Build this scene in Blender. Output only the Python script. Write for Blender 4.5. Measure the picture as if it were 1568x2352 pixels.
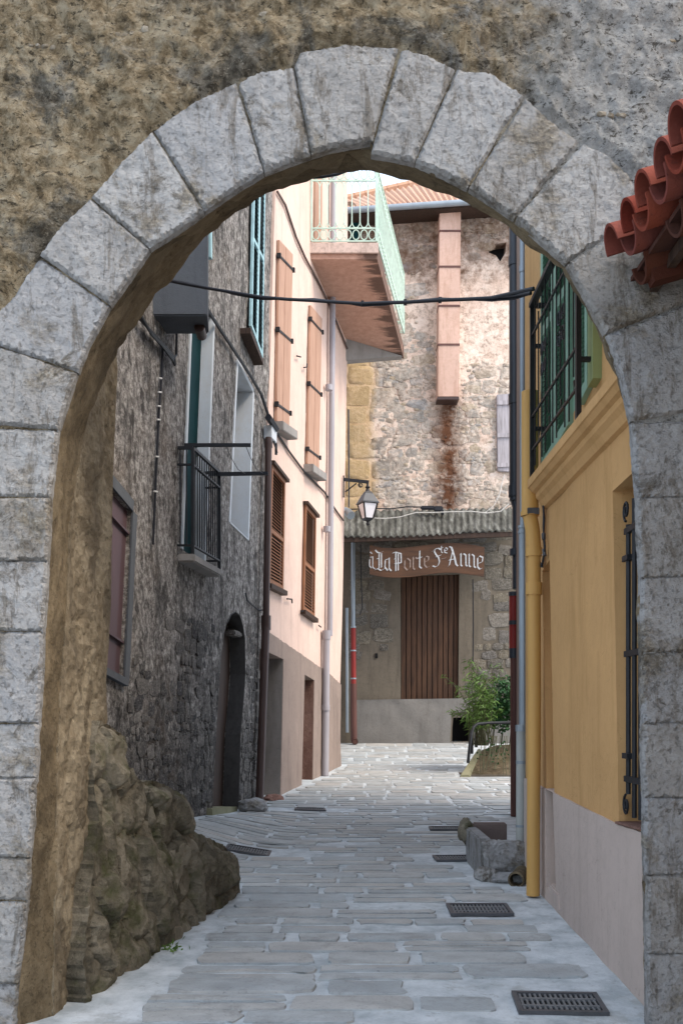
import bpy, bmesh, math, random
from mathutils import Vector as V, noise, Matrix
from mathutils.geometry import delaunay_2d_cdt
random.seed(11)
SC = bpy.context.scene
COL = SC.collection
for o in list(bpy.data.objects):
    bpy.data.objects.remove(o)

# ---------------------------------------------------------------- camera, sky, sun, exposure
F, CX, HY, EZ = 2204.5, 784.0, 1644.0, 1.5      # focal length, centre and horizon in survey units; eye height
cd = bpy.data.cameras.new('camera'); cam = bpy.data.objects.new('camera', cd); COL.objects.link(cam)
cam.location = (0, 0, EZ); cam.rotation_euler = (math.radians(90), 0, 0)
cd.sensor_width = 36; cd.lens = 33.75; cd.shift_y = 0.1992; cd.clip_end = 500
SC.camera = cam
w = bpy.data.worlds.new("World"); SC.world = w; w.use_nodes = True
SUN_DIR = V((0.60, -0.30, 0.74)).normalized()
sky = w.node_tree.nodes.new('ShaderNodeTexSky'); sky.sky_type = 'NISHITA'; sky.sun_disc = False
sky.sun_elevation = math.asin(SUN_DIR.z); sky.sun_rotation = math.atan2(SUN_DIR.x, SUN_DIR.y)
sky.air_density = 1.0; sky.dust_density = 2.0; sky.ozone_density = 1.0
bg = w.node_tree.nodes['Background']; bg.inputs[1].default_value = 0.12
mx = w.node_tree.nodes.new('ShaderNodeMix'); mx.data_type = 'RGBA'; mx.inputs[0].default_value = .55     # thin white cloud over the blue
mx.inputs[7].default_value = (6.9, 7.7, 8.9, 1); w.node_tree.links.new(sky.outputs[0], mx.inputs[6]); w.node_tree.links.new(mx.outputs[2], bg.inputs[0])
sd = bpy.data.lights.new('sun', 'SUN'); sun = bpy.data.objects.new('sun', sd); COL.objects.link(sun)
sd.energy = 1.45; sd.angle = math.radians(24); sd.color = (1.0, 0.88, 0.74)
sun.rotation_euler = (-SUN_DIR).to_track_quat('-Z', 'Y').to_euler()
SC.view_settings.view_transform = 'Standard'; SC.view_settings.look = 'None'
SC.view_settings.exposure = 1.3; SC.view_settings.gamma = 1; SC.view_settings.use_curve_mapping = False

# ---------------------------------------------------------------- helpers: space
def at(px, py, d): return V(((px - CX) * d / F, d, EZ + (HY - py) * d / F))
class Wall:
    """vertical wall plane through (x0,y0), running dx/dy = s; side=+1 faces +x"""
    def __init__(s, x0, y0, sl, side=1):
        s.x0, s.y0, s.sl = x0, y0, sl
        L = math.hypot(sl, 1)
        s.u = V((sl / L, 1 / L, 0)); s.n = V((side / L, -side * sl / L, 0)); s.o = V((x0, y0, 0))
    def hit(s, px, py, off=0):
        k = (px - CX) / F; x0 = s.x0 + s.n.x * off; y0 = s.y0 + s.n.y * off
        Y = (x0 - s.sl * y0) / (k - s.sl)
        return at(px, py, Y)
class Front:
    def __init__(s, d): s.d = d; s.u = V((1, 0, 0)); s.n = V((0, -1, 0)); s.o = V((0, d, 0))
    def hit(s, px, py, off=0): return at(px, py, s.d - off)
def lerp(a, b, t): return a + (b - a) * t
def quad(W, pts, off=0): return [W.hit(x, y, off) for x, y in pts]
def bil(q, u, v):                      # q = tl, tr, br, bl
    return lerp(lerp(q[0], q[1], u), lerp(q[3], q[2], u), v)
def interp(tab, x):
    if x <= tab[0][0]: return tab[0][1]
    for (a, b), (c, d) in zip(tab, tab[1:]):
        if x <= c: return b + (d - b) * (x - a) / (c - a)
    return tab[-1][1]
def fbm(p, sc, oc=4): return noise.fractal(V(p) * sc, 0.9, 2.1, oc)

OLD = Wall(-1.139, 13.5, .14); PINK = Wall(-1.139, 13.5, .2)
YEL = Wall(1.43, 4.5, .0, -1); BACK = Front(21.5); ARCH = Front(4.2)
RUIN = Wall(-1.26, 4.8, .215); JAMB = Wall(-1.2988, 4.53, .0585)

GT = [(-30, 1.5), (0, 1.45), (4.5, 1.36), (7.04, 1.26), (13.5, 1.237), (17.3, 1.07), (19.1, .985), (21.5, .60), (26, .3), (80, .3)]
RT = [(7.1, 0), (8.4, .20), (9.2, .235), (10.23, .175), (11.56, .083), (13.3, 0)]
def oldx(y): return -1.139 + .14 * (y - 13.5)
def ground(x, y):
    g = interp(GT, y)
    t = max(0, min(1, (oldx(y) + 1.15 - x) / 1.15)); t = t * t * (3 - 2 * t)
    return EZ - g + interp(RT, y) * t
def ground_hit(px, py):
    d = 2.5
    while d < 26:
        p = at(px, py, d)
        if p.z <= ground(p.x, d): return V((p.x, d, ground(p.x, d)))
        d += .01
    return at(px, py, 22)

# ---------------------------------------------------------------- helpers: objects
WM = {}
def thing(name, label, cat, loc, group=None):
    o = bpy.data.objects.new(name, None); COL.objects.link(o); o.empty_display_size = .2
    o.location = loc; o['label'] = label; o['category'] = cat
    if group: o['group'] = group
    WM[o] = Matrix.Translation(V(loc)); return o
def tag(o, label, cat, group=None):
    o['label'] = label; o['category'] = cat
    if group: o['group'] = group
    return o
def link(name, me, mat, parent, smooth=0):
    o = bpy.data.objects.new(name, me); COL.objects.link(o)
    if mat: me.materials.append(mat)
    if parent is not None:
        o.parent = parent; o.matrix_parent_inverse = WM[parent].inverted(); WM[o] = Matrix.Identity(4)
    else:
        n = len(me.vertices)
        if n:
            xs = [v.co.x for v in me.vertices]; ys = [v.co.y for v in me.vertices]; zs = [v.co.z for v in me.vertices]
            c = V(((min(xs) + max(xs)) / 2, (min(ys) + max(ys)) / 2, min(zs)))
            me.transform(Matrix.Translation(-c)); o.location = c; WM[o] = Matrix.Translation(c)
    if smooth:
        me.shade_smooth(); me.set_sharp_from_angle(angle=math.radians(smooth))
    return o
class MB:
    def __init__(s): s.v = []; s.f = []
    def add(s, vs, fs):
        b = len(s.v); s.v += [V(p) for p in vs]; s.f += [tuple(i + b for i in f) for f in fs]; return s
    def prism(s, poly, vec):
        n = len(poly); vec = V(vec)
        fs = [tuple(range(n)), tuple(range(2 * n - 1, n - 1, -1))] + [(i, i + n, (i + 1) % n + n, (i + 1) % n) for i in range(n)]
        return s.add(list(poly) + [p + vec for p in poly], fs)
    def box(s, c, a, b, d):
        c, a, b, d = V(c), V(a), V(b), V(d)
        return s.prism([c - a - b - d, c + a - b - d, c + a + b - d, c - a + b - d], d * 2)
    def bar(s, p, q, w, t=None, up=V((0, 0, 1))):
        p, q = V(p), V(q); d = (q - p).normalized(); t = t or w
        a = d.cross(up)
        if a.length < 1e-3: a = d.cross(V((1, 0, 0)))
        a.normalize(); b = a.cross(d)
        a *= w / 2; b *= t / 2
        return s.prism([p - a - b, p + a - b, p + a + b, p - a + b], q - p)
    def tube(s, path, r, seg=8, r2=None, cap=True):
        path = [V(p) for p in path]; n = len(path); rings = []; prev = None
        for i, p in enumerate(path):
            d = (path[min(i + 1, n - 1)] - path[max(i - 1, 0)]).normalized()
            if prev is None:
                a = d.cross(V((0, 0, 1)))
                if a.length < 1e-2: a = d.cross(V((0, 1, 0)))
            else: a = prev - d * prev.dot(d)
            a.normalize(); prev = a; b = d.cross(a)
            rr = r if r2 is None else r + (r2 - r) * i / (n - 1)
            rings.append([p + (a * math.cos(2 * math.pi * k / seg) + b * math.sin(2 * math.pi * k / seg)) * rr for k in range(seg)])
        vs = [p for R in rings for p in R]
        fs = [(i * seg + k, i * seg + (k + 1) % seg, (i + 1) * seg + (k + 1) % seg, (i + 1) * seg + k) for i in range(n - 1) for k in range(seg)]
        if cap: fs += [tuple(range(seg - 1, -1, -1)), tuple((n - 1) * seg + k for k in range(seg))]
        return s.add(vs, fs)
    def lathe(s, c, prof, seg=12, ax=None):
        c = V(c); vs = []; m = len(prof)
        for r, z in prof:
            for k in range(seg):
                a = 2 * math.pi * k / seg
                vs.append(c + V((r * math.cos(a), r * math.sin(a), z)))
        fs = [(i * seg + k, i * seg + (k + 1) % seg, (i + 1) * seg + (k + 1) % seg, (i + 1) * seg + k) for i in range(m - 1) for k in range(seg)]
        return s.add(vs, fs + [tuple(range(seg)), tuple((m - 1) * seg + k for k in range(seg))])
    def build(s, name, mat, parent=None, smooth=0, bevel=0):
        me = bpy.data.meshes.new(name); me.from_pydata(s.v, [], s.f); me.update()
        bm = bmesh.new(); bm.from_mesh(me)
        bmesh.ops.recalc_face_normals(bm, faces=bm.faces)
        if bevel: bmesh.ops.bevel(bm, geom=bm.edges[:], offset=bevel, segments=2, affect='EDGES', clamp_overlap=True)
        bm.to_mesh(me); bm.free()
        return link(name, me, mat, parent, smooth)
def inpoly(x, y, P):
    c = False; j = len(P) - 1
    for i in range(len(P)):
        xi, yi = P[i]; xj, yj = P[j]
        if (yi > y) != (yj > y) and x < (xj - xi) * (y - yi) / (yj - yi) + xi: c = not c
        j = i
    return c
def segd(x, y, P):
    m = 1e9; j = len(P) - 1
    for i in range(len(P)):
        ax, ay = P[j]; bx, by = P[i]; dx, dy = bx - ax, by - ay; L = dx * dx + dy * dy
        t = 0 if L == 0 else max(0, min(1, ((x - ax) * dx + (y - ay) * dy) / L))
        m = min(m, (x - ax - t * dx) ** 2 + (y - ay - t * dy) ** 2); j = i
    return math.sqrt(m)
def resample(P, st, jit=0):
    out = []
    for i in range(len(P)):
        a, b = V(P[i]), V(P[(i + 1) % len(P)]); n = max(1, int((b - a).length / st))
        for k in range(n):
            p = a.lerp(b, k / n)
            if jit and k: p += V((random.uniform(-jit, jit), random.uniform(-jit, jit)))
            out.append((p.x, p.y))
    return out
def sheet(name, mat, W, outer, holes=(), step=.05, disp=None, back=.1, parent=None, jit=0, smooth=60, world2=None, backface=True):
    """a wall face: outer outline and holes given as survey points on plane W, filled by a fine triangle net that is pushed along
    the normal by disp(u, z, distance to the edge); hole edges are turned in by their reveal depth, outer edge by `back`"""
    o, u, n = W.o, W.u, W.n
    t2 = lambda q: ((q - o).dot(u), q.z)
    O2 = resample([t2(W.hit(x, y)) for x, y in outer] if world2 is None else world2, step, jit)
    H2 = [(resample([t2(W.hit(x, y)) for x, y in h], step, 0), r) for h, r in holes]
    pts = list(O2); edges = [(i, (i + 1) % len(O2)) for i in range(len(O2))]; loops = [(list(range(len(O2))), back, True)]
    for h, r in H2:
        b = len(pts); pts += h; edges += [(b + i, b + (i + 1) % len(h)) for i in range(len(h))]
        loops.append((list(range(b, b + len(h))), r, False))
    xs = [p[0] for p in O2]; ys = [p[1] for p in O2]; nb = len(pts)
    y = min(ys) + step * .5; row = 0
    while y < max(ys):
        x = min(xs) + step * (.5 if row % 2 else 1)
        while x < max(xs):
            X = x + random.uniform(-.25, .25) * step; Y = y + random.uniform(-.25, .25) * step
            if inpoly(X, Y, O2) and segd(X, Y, O2) > step * .4 and not any(inpoly(X, Y, h) or segd(X, Y, h) < step * .4 for h, r in H2):
                pts.append((X, Y))
            x += step
        y += step * .87; row += 1
    vo, eo, fo, ov, oe, of = delaunay_2d_cdt([V(p) for p in pts], edges, [], 0, 1e-5)
    fs = []
    for f in fo:
        cx = sum(vo[i].x for i in f) / 3; cy = sum(vo[i].y for i in f) / 3
        if inpoly(cx, cy, O2) and not any(inpoly(cx, cy, h) for h, r in H2): fs.append(tuple(f))
    def D(p):
        if not disp: return 0
        e = segd(p[0], p[1], O2)
        for h, r in H2: e = min(e, segd(p[0], p[1], h))
        return disp(p[0], p[1], e)
    P3 = lambda p, d: o + u * p[0] + V((0, 0, p[1])) + n * d
    vs = [P3(p, D(p)) for p in vo]; mb = MB(); mb.add(vs, fs)
    for idx, dep, isout in loops:
        ring = [pts[i] for i in idx]
        a = [P3(p, D(p)) for p in ring]; b = [P3(p, -dep) for p in ring]; m = len(ring)
        ff = [(i, (i + 1) % m, (i + 1) % m + m, i + m) for i in range(m)]
        if isout and backface: ff.append(tuple(range(m, 2 * m)))
        mb.add(a + b, ff)
    me = bpy.data.meshes.new(name); me.from_pydata(mb.v, [], mb.f); me.update()
    bm = bmesh.new(); bm.from_mesh(me); bmesh.ops.remove_doubles(bm, verts=bm.verts, dist=1e-5)
    bmesh.ops.recalc_face_normals(bm, faces=bm.faces); bm.to_mesh(me); bm.free()
    return link(name, me, mat, parent, smooth)
def plate(mb, W, pts, front, back=0):
    q = [W.hit(x, y, front) for x, y in pts]; mb.prism(q, -W.n * (front - back)); return q
def rubble(mb, W, rect, hr, asp, keep, h=.03, gap=.85, sq=(.4, .7), jt=.25):
    """individual stones laid in rough courses over rect (u0,u1,z0,z1) of plane W"""
    u0, u1, z0, z1 = rect; z = z0
    while z < z1:
        rh = random.uniform(*hr); u = u0 + random.uniform(-.1, .1)
        while u < u1:
            L = rh * random.uniform(*asp); cu = u + L / 2; cz = z + rh / 2 + random.uniform(-jt, jt) * rh
            if keep(cu, cz):
                k = random.randint(8, 12); ring = []; pw = random.uniform(*sq); rot = random.uniform(-.2, .2) * jt * 4
                hh = h * random.uniform(.4, 1.3)
                for i in range(k):
                    a = 2 * math.pi * (i + random.uniform(-.25, .25)) / k
                    c, s_ = math.cos(a), math.sin(a)
                    x = math.copysign(abs(c) ** pw, c) * L / 2 * gap * random.uniform(1 - jt * .8, 1 + jt * .4)
                    y = math.copysign(abs(s_) ** pw, s_) * rh / 2 * gap * random.uniform(1 - jt * .8, 1 + jt * .4)
                    ring.append((cu + x * math.cos(rot) - y * math.sin(rot), cz + x * math.sin(rot) + y * math.cos(rot)))
                P = lambda p, d: W.o + W.u * p[0] + V((0, 0, p[1])) + W.n * d
                vs = [P(p, -.02) for p in ring]
                vs += [P((cu + (p[0] - cu) * .93, cz + (p[1] - cz) * .93), hh * random.uniform(.45, .8)) for p in ring]
                vs += [P((cu + (p[0] - cu) * .6, cz + (p[1] - cz) * .6), hh * random.uniform(.8, 1.2)) for p in ring]
                vs += [P((cu, cz), hh * random.uniform(.9, 1.2))]
                fs = []
                for j in range(2):
                    fs += [(j * k + i, j * k + (i + 1) % k, (j + 1) * k + (i + 1) % k, (j + 1) * k + i) for i in range(k)]
                fs += [(2 * k + i, 2 * k + (i + 1) % k, 3 * k) for i in range(k)]
                mb.add(vs, fs)
            u += L
        z += rh * .95
    return mb

# ---------------------------------------------------------------- helpers: materials
class G:
    def __init__(s, name):
        s.m = bpy.data.materials.new(name); s.m.use_nodes = True; s.nt = s.m.node_tree; s.N = s.nt.nodes
        s.b = s.N['Principled BSDF']; s.geo = s.N.new('ShaderNodeNewGeometry'); s.pos = s.geo.outputs['Position']
    def set(s, sock, val):
        if isinstance(val, bpy.types.NodeSocket): s.nt.links.new(val, sock)
        elif isinstance(val, (tuple, list)) and len(val) == 3 and sock.type == 'RGBA': sock.default_value = (*val, 1)
        else: sock.default_value = val
    def vm(s, k, vec=None):
        n = s.N.new('ShaderNodeVectorMath'); n.operation = 'MULTIPLY'; s.set(n.inputs[0], vec or s.pos); s.set(n.inputs[1], k); return n.outputs[0]
    def noise(s, sc, det=5, ro=.6, vec=None, dist=0):
        n = s.N.new('ShaderNodeTexNoise'); s.set(n.inputs['Vector'], vec or s.pos)
        n.inputs['Scale'].default_value = sc; n.inputs['Detail'].default_value = det; n.inputs['Roughness'].default_value = ro
        n.inputs['Distortion'].default_value = dist; return n.outputs[0]
    def vor(s, sc, feat='F1', vec=None, out='Distance', rnd=1):
        n = s.N.new('ShaderNodeTexVoronoi'); n.feature = feat; s.set(n.inputs['Vector'], vec or s.pos)
        n.inputs['Scale'].default_value = sc; n.inputs['Randomness'].default_value = rnd; return n.outputs[out]
    def ramp(s, fac, stops):
        n = s.N.new('ShaderNodeValToRGB'); e = n.color_ramp.elements
        while len(e) < len(stops): e.new(.5)
        for i, (p, c) in enumerate(stops):
            e[i].position = p; e[i].color = (*c, 1) if isinstance(c, (tuple, list)) else (c, c, c, 1)
        s.set(n.inputs[0], fac); return n.outputs[0]
    def mix(s, fac, a, b, bl='MIX'):
        n = s.N.new('ShaderNodeMix'); n.data_type = 'RGBA'; n.blend_type = bl
        s.set(n.inputs[0], fac); s.set(n.inputs[6], a); s.set(n.inputs[7], b); return n.outputs[2]
    def math(s, op, a, b=0.0, c=None):
        n = s.N.new('ShaderNodeMath'); n.operation = op; s.set(n.inputs[0], a); s.set(n.inputs[1], b)
        if c is not None: s.set(n.inputs[2], c)
        return n.outputs[0]
    def xyz(s, vec=None):
        n = s.N.new('ShaderNodeSeparateXYZ'); s.set(n.inputs[0], vec or s.pos); return n.outputs
    def band(s, v, a, b, soft):           # 1 inside [a, b]
        mr = s.N.new('ShaderNodeMapRange'); s.set(mr.inputs[0], v); mr.inputs[1].default_value = a - soft; mr.inputs[2].default_value = a + soft
        m2 = s.N.new('ShaderNodeMapRange'); s.set(m2.inputs[0], v); m2.inputs[1].default_value = b - soft; m2.inputs[2].default_value = b + soft
        m2.inputs[3].default_value = 1; m2.inputs[4].default_value = 0
        return s.math('MULTIPLY', mr.outputs[0], m2.outputs[0])
    def rnd(s, island=True):
        if island: return s.geo.outputs['Random Per Island']
        return s.N.new('ShaderNodeObjectInfo').outputs['Random']
    def done(s, col, rough=.85, bumps=(), metal=0, spec=.3):
        s.set(s.b.inputs['Base Color'], col); s.set(s.b.inputs['Roughness'], rough); s.set(s.b.inputs['Metallic'], metal)
        s.b.inputs['Specular IOR Level'].default_value = spec
        prev = None
        for h, st, d in bumps:
            n = s.N.new('ShaderNodeBump'); n.inputs['Strength'].default_value = st; n.inputs['Distance'].default_value = d
            s.set(n.inputs['Height'], h)
            if prev: s.nt.links.new(prev, n.inputs['Normal'])
            prev = n.outputs[0]
        if prev: s.nt.links.new(prev, s.b.inputs['Normal'])
        return s.m
def simple(name, col, rough=.5, metal=0, var=.25, sc=6, bump=.15, spec=.4, streak=False):
    g = G(name); v = g.vm((1, 1, .2)) if streak else None
    n = g.noise(sc, 6, .65, v); f = g.noise(sc * 9, 4, .6)
    lo = tuple(c * (1 - var) for c in col); hi = tuple(min(1, c * (1 + var)) for c in col)
    c = g.ramp(n, [(.25, lo), (.5, col), (.75, hi)])
    return g.done(c, rough, [(f, bump, .004)], metal, spec)

# ---------------------------------------------------------------- materials
def m_limestone():
    g = G('grey limestone'); r = g.rnd(False)
    big = g.noise(2.6, 7, .7, None, .4); mid = g.noise(9, 8, .75); fine = g.noise(80, 5, .75); pit = g.noise(42, 6, .78); ch = g.noise(24, 7, .75, g.vm((1, 1, 1.7)))
    c = g.ramp(mid, [(.30, (.20, .195, .185)), (.5, (.335, .33, .325)), (.70, (.46, .455, .445))])
    c = g.mix(.5, c, g.ramp(r, [(0, (.27, .25, .22)), (.35, (.36, .355, .35)), (.7, (.33, .335, .345)), (1, (.44, .43, .41))]))
    c = g.mix(g.ramp(big, [(.535, 0.0), (.62, .7)]), c, g.ramp(ch, [(.40, (.07, .055, .036)), (.55, (.22, .18, .12)), (.68, (.36, .33, .27))]))
    soot = g.noise(3.4, 10, .82, None, .8)
    c = g.mix(g.ramp(soot, [(.55, 0.0), (.615, .7)]), c, (.085, .073, .055))
    c = g.mix(g.ramp(ch, [(.58, 0.0), (.66, .35)]), c, (.48, .48, .475))
    c = g.mix(g.ramp(pit, [(.61, 0.0), (.67, .5)]), c, (.11, .104, .09))
    run = g.noise(4.5, 9, .8, g.vm((1.7, 1, .4)), .5); c = g.mix(g.ramp(run, [(.525, 0.0), (.61, .7)]), c, (.12, .10, .075))
    li = g.noise(6, 9, .82); c = g.mix(g.ramp(li, [(.68, 0.0), (.705, .8)]), c, (.36, .20, .045))
    li2 = g.noise(7.3, 9, .82, g.vm((1.1, 1, 1))); c = g.mix(g.ramp(li2, [(.67, 0.0), (.70, .7)]), c, (.07, .075, .03))
    h = g.math('SUBTRACT', ch, g.math('MULTIPLY', g.ramp(pit, [(.56, 0.0), (.63, 1.0)]), .35))
    return g.done(c, .94, [(mid, .35, .03), (h, .9, .022), (fine, .6, .006)], 0, .15)
def m_rubblewall():
    g = G('lime mortar and rubble'); x = g.xyz()
    a = g.noise(2.1, 8, .75, None, .5); b = g.noise(12, 9, .8, None, .5); d = g.noise(48, 6, .8, g.vm((1, 1, 1.4)), .3); pit = g.noise(27, 7, .8, g.vm((1, 1, 1.5)), .4); grit = g.noise(95, 4, .8)
    c = g.ramp(b, [(.40, (.15, .112, .066)), (.5, (.33, .26, .165)), (.60, (.47, .40, .285))])
    c = g.mix(g.ramp(a, [(.50, 0.0), (.585, .85)]), c, g.ramp(b, [(.40, (.055, .05, .042)), (.52, (.15, .14, .118)), (.64, (.30, .285, .25))]))
    gr = g.math('ADD', g.math('MULTIPLY', x[0], .42), g.math('MULTIPLY', a, 1.0))
    c = g.mix(g.ramp(gr, [(.72, 0.0), (.88, .85)]), c, g.ramp(b, [(.38, (.13, .122, .105)), (.5, (.31, .305, .285)), (.62, (.45, .445, .43))]))
    gr2 = g.math('ADD', g.math('MULTIPLY', x[0], .62), g.math('MULTIPLY', g.noise(1.4, 8, .75, None, .4), 1.0))
    c = g.mix(g.ramp(gr2, [(1.16, 0.0), (1.0, 0.0)]), c, c)
    pale = g.math('MULTIPLY', g.math('SUBTRACT', gr2, 1.02), 6.0); n = g.N.new('ShaderNodeClamp'); g.set(n.inputs[0], pale)
    c = g.mix(g.math('MULTIPLY', n.outputs[0], .8), c, g.ramp(d, [(.42, (.36, .36, .35)), (.6, (.58, .58, .57))]))
    c = g.mix(g.ramp(g.noise(5.5, 9, .8), [(.615, 0.0), (.65, .85)]), c, (.50, .47, .41))
    c = g.mix(g.ramp(d, [(.58, 0.0), (.63, .6)]), c, (.52, .46, .36))
    c = g.mix(g.ramp(pit, [(.55, 0.0), (.59, .85)]), c, (.045, .036, .026))
    c = g.mix(g.ramp(grit, [(.60, 0.0), (.66, .6)]), c, (.05, .042, .033))
    lich = g.noise(9, 8, .82); c = g.mix(g.ramp(lich, [(.67, 0.0), (.70, .6)]), c, (.20, .165, .035))
    h = g.math('SUBTRACT', b, g.math('MULTIPLY', g.ramp(pit, [(.53, 0.0), (.60, 1.0)]), .25))
    return g.done(c, .96, [(h, 1.0, .07), (d, 1.0, .02), (grit, .7, .006)], 0, .1)
def m_jamb(name, cols, moss=0.0):
    g = G(name)
    a = g.noise(3, 6, .65, g.vm((1, 1, .45)), .4); b = g.noise(14, 8, .76, g.vm((1, 1, .85))); d = g.noise(45, 6, .75); s_ = g.noise(6, 6, .7)
    c = g.ramp(b, [(.28, cols[0]), (.48, cols[1]), (.72, cols[2])])
    c = g.mix(g.ramp(a, [(.46, 0.0), (.62, .75)]), c, cols[3])
    c = g.mix(g.ramp(s_, [(.62, 0.0), (.70, .7)]), c, cols[0]); pt = g.noise(38, 7, .8); c = g.mix(g.ramp(pt, [(.54, 0.0), (.59, .8)]), c, cols[0]); c = g.mix(g.ramp(g.noise(31, 7, .8), [(.59, 0.0), (.64, .5)]), c, cols[2])
    vr = g.vor(7, 'F1', g.vm((1, 1, .5)), 'Color'); c = g.mix(.35, c, g.ramp(vr, [(.2, cols[3]), (.5, cols[1]), (.8, cols[2])]))
    if moss: c = g.mix(g.ramp(g.noise(4.2, 6, .7), [(.5, 0.0), (.66, moss)]), c, (.045, .055, .012))
    return g.done(c, .93, [(a, .5, .05), (b, .7, .03), (d, .6, .008)], 0, .15)
def m_oldplaster():
    g = G('weathered grey plaster'); x = g.xyz()
    st = g.noise(2.2, 9, .78, g.vm((1.5, 1.5, .38)), .5); st2 = g.noise(7, 9, .8, g.vm((1.2, 1.2, .6)), .4)
    b = g.noise(15, 9, .8, None, .3); big = g.noise(.9, 4, .6); fine = g.noise(60, 5, .7)
    c = g.ramp(b, [(.38, (.10, .09, .08)), (.5, (.30, .275, .255)), (.60, (.58, .55, .51))])
    c = g.mix(g.ramp(st, [(.50, 0.0), (.59, .85)]), c, g.ramp(b, [(.35, (.03, .028, .028)), (.60, (.15, .14, .13))]))
    c = g.mix(g.ramp(st2, [(.52, 0.0), (.59, .85)]), c, (.05, .045, .042))
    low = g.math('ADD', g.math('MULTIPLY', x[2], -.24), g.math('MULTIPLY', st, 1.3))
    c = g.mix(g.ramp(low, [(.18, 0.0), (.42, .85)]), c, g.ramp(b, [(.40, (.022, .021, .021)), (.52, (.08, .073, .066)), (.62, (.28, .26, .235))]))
    c = g.mix(g.ramp(big, [(.56, 0.0), (.68, .4)]), c, (.15, .105, .07))
    pk = g.noise(34, 6, .7); c = g.mix(g.ramp(pk, [(.58, 0.0), (.66, .8)]), c, (.055, .05, .045))
    return g.done(c, .93, [(b, .9, .045), (st2, .6, .04), (fine, .35, .006)], 0, .15)
def m_stucco(name, c0, dark, streak=.35, bump=.35, grime=.0, sc=1.0):
    g = G(name)
    a = g.noise(1.3 * sc, 6, .65); st = g.noise(3.2 * sc, 7, .7, g.vm((1.4, 1.4, .18))); f = g.noise(80, 5, .65); md = g.noise(16, 6, .65)
    c = g.ramp(a, [(.3, tuple(k * .88 for k in c0)), (.6, c0), (.8, tuple(min(1, k * 1.08) for k in c0))])
    c = g.mix(g.ramp(st, [(.5, 0.0), (.72, streak)]), c, dark)
    c = g.mix(g.ramp(md, [(.5, 0.0), (.75, .18 + grime)]), c, dark); bl = g.noise(2.1 * sc, 8, .78, None, .5); c = g.mix(g.ramp(bl, [(.52, 0.0), (.62, streak * .6)]), c, tuple(.5 * (p + q) for p, q in zip(c0, dark)))
    cr = g.noise(1.7, 6, .6, None, 1.2); c = g.mix(g.math('MULTIPLY', g.band(cr, .4985, .5015, .0008), .35), c, tuple(k * .55 for k in dark)); sp = g.noise(55, 4, .8); c = g.mix(g.ramp(sp, [(.62, 0.0), (.68, .3)]), c, dark)
    return g.done(c, .9, [(md, bump * .5, .015), (f, bump, .005)], 0, .2)
def m_stones(name, cols, dirt=(.1, .08, .06), wash=0, extra=None):
    g = G(name); r = g.rnd(); b = g.noise(12, 7, .7); f = g.noise(48, 6, .7)
    n = len(cols); c = g.ramp(r, [(i / max(1, n - 1), k) for i, k in enumerate(cols)])
    c = g.mix(g.ramp(b, [(.35, .65), (.6, 0.0)]), c, dirt)
    c = g.mix(g.ramp(f, [(.5, 0.0), (.66, .4)]), c, (.5, .47, .42))
    if wash: c = g.mix(g.ramp(g.noise(2.6, 9, .8, None, .5), [(.44, 0.0), (.56, wash)]), c, g.ramp(b, [(.4, (.48, .38, .30)), (.6, (.74, .63, .53))]))
    if extra: c = extra(g, c)
    return g.done(c, .92, [(b, .55, .03), (f, .5, .01)], 0, .2)
_FX = at(1030, 1000, 21.5).x
def backtone(g, c):
    """brown run-off stain below the flue, sooty brown top courses under the eave, pale ochre corner stones"""
    x = g.xyz(); n = g.noise(3, 7, .7); xx = g.math('ADD', x[0], g.math('MULTIPLY', g.math('SUBTRACT', n, .5), .7))
    s = g.math('MULTIPLY', g.band(xx, _FX - .30, _FX + .26, .2), g.band(x[2], 5.9, 8.7, .25))
    c = g.mix(g.math('MULTIPLY', s, g.ramp(g.noise(7, 6, .7), [(.33, .4), (.5, .97)])), c, (.11, .042, .018))
    zz = g.math('ADD', x[2], g.math('MULTIPLY', g.math('SUBTRACT', n, .5), 2.6))
    t = g.band(zz, 11.4, 14, .25)
    c = g.mix(g.math('MULTIPLY', t, g.ramp(g.noise(5, 7, .7), [(.35, .95), (.65, .35)])), c, (.13, .068, .038))
    q = g.math('MULTIPLY', g.band(g.math('ADD', x[0], g.math('MULTIPLY', g.math('SUBTRACT', g.noise(2, 3), .5), .5)), -.5, .72, .1), g.band(x[2], 5.5, 9.6, .2))
    return g.mix(g.math('MULTIPLY', q, .62), c, (.55, .37, .15))
def m_backplaster():
    g = G('flaking cream render'); b = g.noise(9, 8, .72); f = g.noise(45, 6, .7); a = g.noise(1.1, 5, .6)
    c = g.ramp(b, [(.36, (.36, .27, .21)), (.5, (.76, .61, .50)), (.66, (.86, .74, .64))])
    c = g.mix(g.ramp(a, [(.48, 0.0), (.62, .6)]), c, (.62, .44, .34))
    c = g.mix(g.ramp(g.noise(14, 6, .75), [(.62, 0.0), (.7, .7)]), c, (.2, .16, .13))
    c = backtone(g, c)
    return g.done(c, .92, [(b, .6, .04), (f, .5, .01)], 0, .2)
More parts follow.
